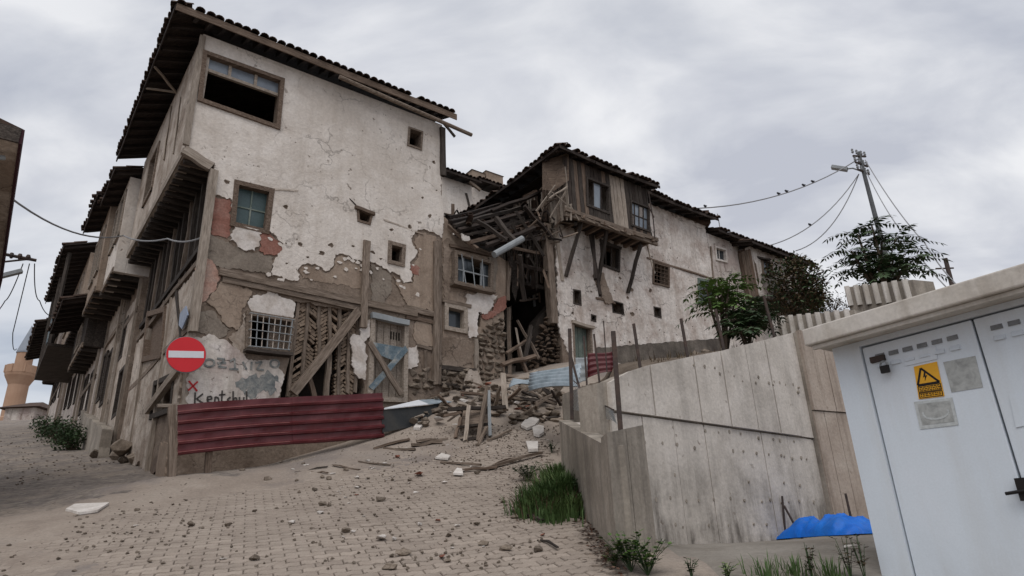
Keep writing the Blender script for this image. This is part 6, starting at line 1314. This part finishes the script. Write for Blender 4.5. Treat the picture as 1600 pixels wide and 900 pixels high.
plate('nameplate', [(1412, 552), (1462, 541), (1465, 561), (1415, 572)], -.018, m_kiosk, door1, .006)
plate('nameplate', [(1578, 622), (1615, 612), (1625, 660), (1588, 668)], -.018, m_kiosk, door2, .006)
hq_ = FK.uz(1592, 770, .03); mb = MB(); mb.tube([FK.W(hq_[0] - .07, hq_[1], .045), FK.W(hq_[0] + .05, hq_[1] + .01, .045)], .011, 8); mb2 = obj('door_handle', mb, m_black, kk)
mb = MB(); mb.fbox(FK, hq_[0] - .005, hq_[0] + .05, hq_[1] - .05, hq_[1] + .09, -.019, .03); obj('lock_case', mb, m_black, kk)
# ribbed parapets above
def ribbed(name, label, a, b, zt, zb, d, n, back=.5):
    pa_, pb_ = at_d(*a, d), at_d(*b, d * .93); ax = Vector((pb_.x - pa_.x, pb_.y - pa_.y, 0)); fr = Fr(pa_, degrees(atan2(ax.x, ax.y))); ln = ax.length
    th = thing(name, label, 'wall', fr.W(ln / 2, zb)); z1 = (pa_.z + pb_.z) / 2
    mb = MB(); mb.hexa([fr.W(0, zb, 0), fr.W(ln, zb, 0), fr.W(ln, zb, -back), fr.W(0, zb, -back)], [fr.W(0, pa_.z, 0), fr.W(ln, pb_.z, 0), fr.W(ln, pb_.z, -back), fr.W(0, pa_.z, -back)]); obj('core', mb, m_concdk, th)
    for i in range(n):
        u = ln * i / n; w_ = ln / n * .55; zz = pa_.z + (pb_.z - pa_.z) * (i + .3) / n; mb = MB()
        c = [fr.W(u + w_ * k / 5, 0, .004 + .07 * sin(pi * k / 5)) for k in range(6)]; mb.add([p + Vector((0, 0, zz - zt)) for p in c] + [p + Vector((0, 0, zz + .01)) for p in c], [(k, k + 1, 7 + k, 6 + k) for k in range(5)] + [tuple(range(6, 12))]); obj('rib', mb, m_roofslab, th)
    return fr, ln
ribbed('ribbed_parapet', 'ribbed concrete parapet stepping along above the brown wall bay', (1206, 497), (1334, 484), .55, 3.4, 13.0, 9)
ribbed('ribbed_parapet', 'higher ribbed concrete parapet below the fern leaved tree', (1320, 449), (1426, 437), .42, 3.6, 15.0, 7)
# blue tarpaulin with rods
tp = thing('tarpaulin', 'crumpled bright blue tarpaulin heaped at the wall foot behind two rods', 'tarpaulin', gp(1298, 848))
gd = 10.0; a, b = at_d(1238, 846, gd), at_d(1360, 850, gd - .9); hgt = abs(at_d(1290, 816, gd).z - at_d(1290, 850, gd).z); n, m = 64, 28; mb = MB()
ax = b - a; ax.z = 0; nb = Vector((-ax.y, ax.x, 0)).normalized()
for i in range(n + 1):
    for j in range(m + 1):
        s_, t = i / n, j / m; p = a + ax * (s_ + .02 * sin(t * 9)) + nb * (t - .4) * .8; e_ = min(1, 5 * s_, 5 * (1 - s_)); f = max(0, sin(pi * min(1, t * 1.05))) ** .5 * e_ ** .6
        fold = (1 - abs(noise.noise(Vector((s_ * 6 + t * 2, t * 2.4, 1)))) * 2.2) * .6 + (1 - abs(noise.noise(Vector((s_ * 12 - t * 6, t * 5, 4)))) * 2) * .3
        z = H(p.x, p.y) + .015 + hgt * f * (.62 + .42 * fold); mb.v.append(Vector((p.x, p.y + .05 * noise.noise(Vector((s_ * 9, t * 3, 7))), z)))
for i in range(n):
    for j in range(m): mb.f.append((i * (m + 1) + j, i * (m + 1) + j + 1, (i + 1) * (m + 1) + j + 1, (i + 1) * (m + 1) + j))
obj('cloth', mb, m_tarp, tp, True)
for k, (a, b, lab) in enumerate((((1222, 775), (1226, 840), 'thin rusty rod standing at the wall foot left of the tarpaulin'), ((1225, 790), (1252, 826), 'slanting rusty rod bracing the upright rod by the tarpaulin'), ((1321, 771), (1339, 850), 'thin rusty rod standing before the blue tarpaulin'))):
    d = gd - (.1 if k < 2 else .75); p0, p1 = at_d(*b, d), at_d(*a, d); mb = MB(); mb.tube([p0 - Vector((0, 0, .15)), p1], .014, 6); obj('steel_rod', mb, m_steel, None, base=p0, label=lab, cat='rod')
p = gp(1330, 858); o = inst('plaster_chip', CHW[1], Matrix.Translation(p + Vector((0, 0, .03))) @ Matrix.Diagonal((.18, .12, .1, 1))); tag(o, 'small white lump on the yard floor by the tarpaulin', 'plaster chip')
# ================================================================== plants
R = random.Random(5)
def leaf(mb, p, d, n_, ln, wd):
    d = d.normalized(); s_ = d.cross(n_).normalized() * wd / 2; k = len(mb.v)
    mb.v += [p, p + d * ln * .4 + s_ - n_ * ln * .03, p + d * ln - n_ * ln * .12, p + d * ln * .4 - s_ - n_ * ln * .03]; mb.f += [(k, k + 1, k + 2, k + 3)]
def frond(mb, stem, p, d, ln, pairs, ll, lw):
    """a drooping pinnate leaf"""
    d = d.normalized(); pts = []
    for i in range(pairs + 1):
        t = i / pairs; q = p + d * ln * t + Vector((0, 0, -ln * .45 * t * t)); pts.append(q)
    stem.tube([pts[0], pts[len(pts) // 2], pts[-1]], [.006, .004, .002], 3, False)
    for i in range(1, pairs + 1):
        tg = (pts[i] - pts[i - 1]).normalized(); s_ = tg.cross(Vector((0, 0, 1))).normalized(); n_ = s_.cross(tg)
        k = (1 - .45 * i / pairs) * R.uniform(.8, 1.1)
        for sg in (-1, 1): leaf(mb, pts[i], s_ * sg + tg * .45 + Vector((R.gauss(0, .15), R.gauss(0, .15), -.25 + R.gauss(0, .15))), n_, ll * k, lw * k)
    leaf(mb, pts[-1], tg, n_, ll * .7, lw)
def ailanthus(name, label, base, tips, m, flen=.7, nf=9, pairs=8, ll=.16, lw=.055, r0=.03):
    th = thing(name, label, 'tree', base); st = MB(); lv = MB()
    for tip in tips:
        mid = base.lerp(tip, .5) + Vector((R.uniform(-.1, .1), R.uniform(-.1, .1), .1)); st.tube([base - Vector((0, 0, .2)), mid, tip], [r0, r0 * .7, r0 * .35], 6)
        for k in range(nf):
            a = k * 2.4 + R.uniform(-.3, .3); t = R.uniform(.45, 1.0) if k > 2 else 1; p = base.lerp(mid, t * 2) if t < .5 else mid.lerp(tip, (t - .5) * 2)
            frond(lv, st, p, Vector((cos(a), sin(a), R.uniform(.1, .9))), flen * R.uniform(.6, 1.1), pairs, ll, lw)
    obj('trunk', st, m_bark, th); obj('crown', lv, m, th, fixn=False)
TD = lambda px, py, w: FW.W(*FW.uz(px, py, w), w)
b_ = TD(1132, 540, -1.0); ailanthus('ailanthus_sapling', 'young ailanthus with fresh green leaves in front of the green window', b_, [TD(1128, 455, -1.0), TD(1118, 445, -1.2), TD(1140, 440, -.9), TD(1104, 452, -1.1), TD(1152, 452, -1.3)], m_leaf, .52, 12, 8, .17, .065)
b_ = TD(1168, 538, -.8); ailanthus('ailanthus_sapling', 'denser dark green ailanthus bush growing over the retaining wall top', b_, [TD(1160, 486, -.8), TD(1182, 482, -.9), TD(1148, 500, -.7), TD(1190, 502, -.7), TD(1170, 508, -.6), TD(1156, 520, -.5), TD(1180, 472, -1.1)], m_leafdk, .46, 14, 8, .17, .06)
d_ = 15.8; b_ = at_d(1384, 470, d_); tips = [at_d(x, y, d_ + R.uniform(-.6, .6)) for x, y in ((1362, 352), (1340, 366), (1400, 372), (1330, 392), (1412, 398), (1352, 400), (1378, 378), (1396, 408), (1425, 408), (1344, 422), (1372, 420), (1410, 424))]
ailanthus('ailanthus_tree', 'fern leaved dark green tree growing around the utility pole', b_, tips, m_leafdk, .85, 8, 10, .24, .075, .05)
# brown creeper over the bay house
def shrub(name, label, cen, rad, n, ml, ll, base, m2=None, frac=0):
    th = thing(name, label, 'shrub', base); st = MB(); lv = MB(); lv2 = MB()
    for k in range(28):
        d = Vector((R.gauss(0, 1), R.gauss(0, 1), R.gauss(0, 1))).normalized(); tip = cen + Vector((d.x * rad[0], d.y * rad[1], d.z * rad[2])) * R.uniform(.5, .98); st.tube([base + Vector((R.uniform(-.1, .1), R.uniform(-.1, .1), -.1)), base.lerp(tip, .5) + Vector((0, 0, .1)), tip], [.018, .012, .004], 4, False)
    cl = [(Vector((R.uniform(-1, 1), R.uniform(-1, 1), R.uniform(-1, 1))), R.uniform(.22, .45)) for _ in range(22)]
    for k in range(n):
        c, rr = R.choice(cl); v = c * .8 + Vector((R.gauss(0, rr), R.gauss(0, rr), R.gauss(0, rr)))
        if v.length > 1.25: continue
        p = cen + Vector((v.x * rad[0], v.y * rad[1], v.z * rad[2]))
        if p.z < base.z: continue
        d = Vector((R.uniform(-1, 1), R.uniform(-1, 1), R.uniform(-.8, .6))); leaf(lv2 if R.random() < frac else lv, p, d, Vector((R.uniform(-.6, .6), R.uniform(-.6, .6), 1)).normalized(), ll * R.uniform(.6, 1.2), ll * .45)
    obj('stems', st, m_bark, th); obj('crown', lv, ml, th, fixn=False)
    if lv2.v: obj('young_leaves', lv2, m2, th, fixn=False)
c_ = FP(1240, 455, 1.2); shrub('creeper_bush', 'large brown and green creeper bush covering the bay house corner', c_, (.95, .9, 1.15), 4800, m_leafbr, .16, FP(1240, 490, 1.2) - Vector((0, 0, .3)), m_leafdk, .35)
c_ = FP(1270, 450, 1.5); shrub('creeper_bush', 'smaller creeper clump with reddish leaves at the row end', c_, (.6, .6, .75), 1500, m_leafbr, .15, FP(1272, 488, 1.5) - Vector((0, 0, .3)), m_leaf, .3)
# dark hedge along the side street and row-end scrub
for k, (u, w, s_) in enumerate(((9.5, .7, .5), (11.6, .75, .62), (14, .8, .6), (16.5, .9, .6))):
    p = FS.W(u, 0, w); p.z = H(p.x, p.y); shrub('street_shrub', ('dark shrub at the foot of the glazed bay house', 'widest dark shrub below the narrow beige house', 'dark shrub below the balcony house', 'last small dark shrub up the side street')[k], p + Vector((0, 0, s_ * .55)), (s_, s_ * .7, s_ * .7), 900, m_leafdk, .12, p)
p = FP(1296, 476, 1.0); shrub('wall_scrub', 'low dark scrub beside the creeper above the parapet', p, (.9, .6, .35), 500, m_leafbr, .12, p - Vector((0, 0, .5)))
# grass clump and weeds
def blades(mb, p, n, spread, h, wd=.008, lean=.5):
    for k in range(n):
        a = R.uniform(0, 6.28); r = abs(R.gauss(0, spread)); x, y = p.x + cos(a) * r, p.y + sin(a) * r; q = Vector((x, y, H(x, y) - .01)); d = Vector((cos(a), sin(a), 0)) * R.uniform(.05, lean) + Vector((R.gauss(0, .15), R.gauss(0, .15), 0)); hh = h * R.uniform(.5, 1.1); s_ = Vector((-d.y, d.x, 0)).normalized() * wd
        m1 = q + d * hh * .4 + Vector((0, 0, hh * .6)); t = q + d * hh + Vector((0, 0, hh * .85)); k0 = len(mb.v)
        mb.v += [q - s_, q + s_, m1 + s_ * .7, m1 - s_ * .7, t]; mb.f += [(k0, k0 + 1, k0 + 2, k0 + 3), (k0 + 3, k0 + 2, k0 + 4)]
gc = gp(864, 796); gt = thing('grass_clump', 'thick green grass clump against the low concrete wall', 'grass clump', gc)
mb = MB()
for px, py, n, s_, h in ((864, 796, 900, .17, .42), (840, 802, 700, .14, .34), (884, 788, 900, .15, .46), (872, 770, 700, .15, .45), (828, 806, 350, .10, .24), (898, 806, 300, .09, .3), (860, 812, 400, .12, .25), (880, 750, 300, .12, .3)): blades(mb, gp(px, py), n, s_, h)
obj('blades', mb, m_grass, gt, fixn=False, kind='stuff')
mb = MB()
for px, py, n, s_, h in ((850, 806, 120, .2, .3), (876, 790, 120, .2, .42), (892, 800, 80, .12, .34), (826, 800, 60, .1, .2)): blades(mb, gp(px, py), n, s_, h, .006, .8)
obj('dry_blades', mb, m_dry, gt, fixn=False, kind='stuff')
def weed(name, label, p, h, n, ll, m, sp=.12):
    th = thing(name, label, 'weed', p); st = MB(); lv = MB()
    for k in range(n):
        a = R.uniform(0, 6.28); tip = p + Vector((cos(a) * sp * R.random(), sin(a) * sp * R.random(), h * R.uniform(.6, 1))); st.tube([p - Vector((0, 0, .02)), p.lerp(tip, .5) + Vector((0, 0, .02)), tip], [.004, .003, .002], 3, False)
        for j in range(9): b = R.uniform(0, 6.28); t = R.uniform(.25, 1); leaf(lv, p.lerp(tip, t), Vector((cos(b), sin(b), R.uniform(-.1, .6))), Vector((0, 0, 1)), ll * R.uniform(.6, 1.1), ll * .5)
    obj('stems', st, m_leafdk, th); obj('leaves', lv, m, th, fixn=False)
for k, (px, py, h, n, ll, m, sp, lab) in enumerate(((826, 752, .26, 24, .08, m_leafdk, .28, 'broad leaved weed above the grass clump'), (862, 706, .22, 10, .06, m_leafdk, .15, 'small dark weed by the top of the low wall'), (902, 796, .36, 22, .07, m_leafdk, .2, 'leafy weed between grass clump and low wall'), (986, 890, .3, 26, .08, m_leaf, .24, 'bright weed at the foot of the stub pillar'), (1012, 896, .26, 22, .08, m_leaf, .2, 'second bright weed beside the stub pillar'), (960, 884, .16, 10, .06, m_leaf, .12, 'small weed left of the stub pillar'), (1080, 900, .14, 8, .05, m_leafdk, .1, 'sparse weed on the yard floor'), (1268, 905, .26, 6, .06, m_leafbr, .08, 'brown dock stalk in the yard'), (1330, 905, .3, 7, .06, m_leafbr, .08, 'tall brown dock stalk by the kiosk'), (1352, 908, .36, 8, .06, m_leafbr, .08, 'tallest brown stalk against the kiosk edge'), (1135, 905, .12, 8, .05, m_leaf, .1, 'low green weed on the yard floor'))):
    p = gp(px, py); weed('weed', lab, p, h, n, ll, m, sp)
for px, py in ((1240, 898), (1300, 902), (1200, 904)):
    p = gp(px, py); th_ = thing('grass_tuft', 'thin grass tuft on the yard edge', 'grass', p, 'grass tufts on the yard edge'); mb = MB(); blades(mb, p, 60, .1, .18, .005); obj('blades', mb, m_grass, th_, fixn=False, kind='stuff')
# dry leaf litter along the low wall
mb = MB()
for k in range(900):
    t = R.random(); px = 925 + (965 - 925) * t + R.gauss(0, 14); py = 820 + 70 * t + R.gauss(0, 8)
    if R.random() < .35: px, py = R.gauss(812, 22), R.gauss(760, 30)
    p = gp(px, py); leaf(mb, p + Vector((0, 0, R.uniform(.005, .05))), Vector((R.uniform(-1, 1), R.uniform(-1, 1), R.uniform(-.2, .3))), Vector((0, 0, 1)), R.uniform(.03, .08), R.uniform(.015, .04))
obj('leaf_litter', mb, m_dry, None, fixn=False, base=gp(940, 850), kind='stuff', label='dry brown leaf litter along the low wall and slope edge', cat='leaf litter')
mb = MB()
for k in range(70):
    v = R.uniform(.2, 6.5); p = FW.W(R.uniform(UL + 1, UR), 0, -v); uu, _ = FW.uw(p); p.z = TZ(uu, v)
    if p.x < 1.8 + (p.y - 9.3) * .075: continue
    for j in range(10): a = R.uniform(0, 6.28); d = Vector((cos(a), sin(a), 0)) * .3; hh = R.uniform(.05, .15); k0 = len(mb.v); s_ = Vector((-d.y, d.x, 0)) * .03; q = p + Vector((R.gauss(0, .1), R.gauss(0, .1), -.02)); mb.v += [q - s_, q + s_, q + d * hh + Vector((0, 0, hh))]; mb.f.append((k0, k0 + 1, k0 + 2))
obj('terrace_grass', mb, m_leafbr, None, fixn=False, base=FW.W(2, 4.5, -2), kind='stuff', label='dry weeds and grass on the terrace above the retaining wall', cat='grass')
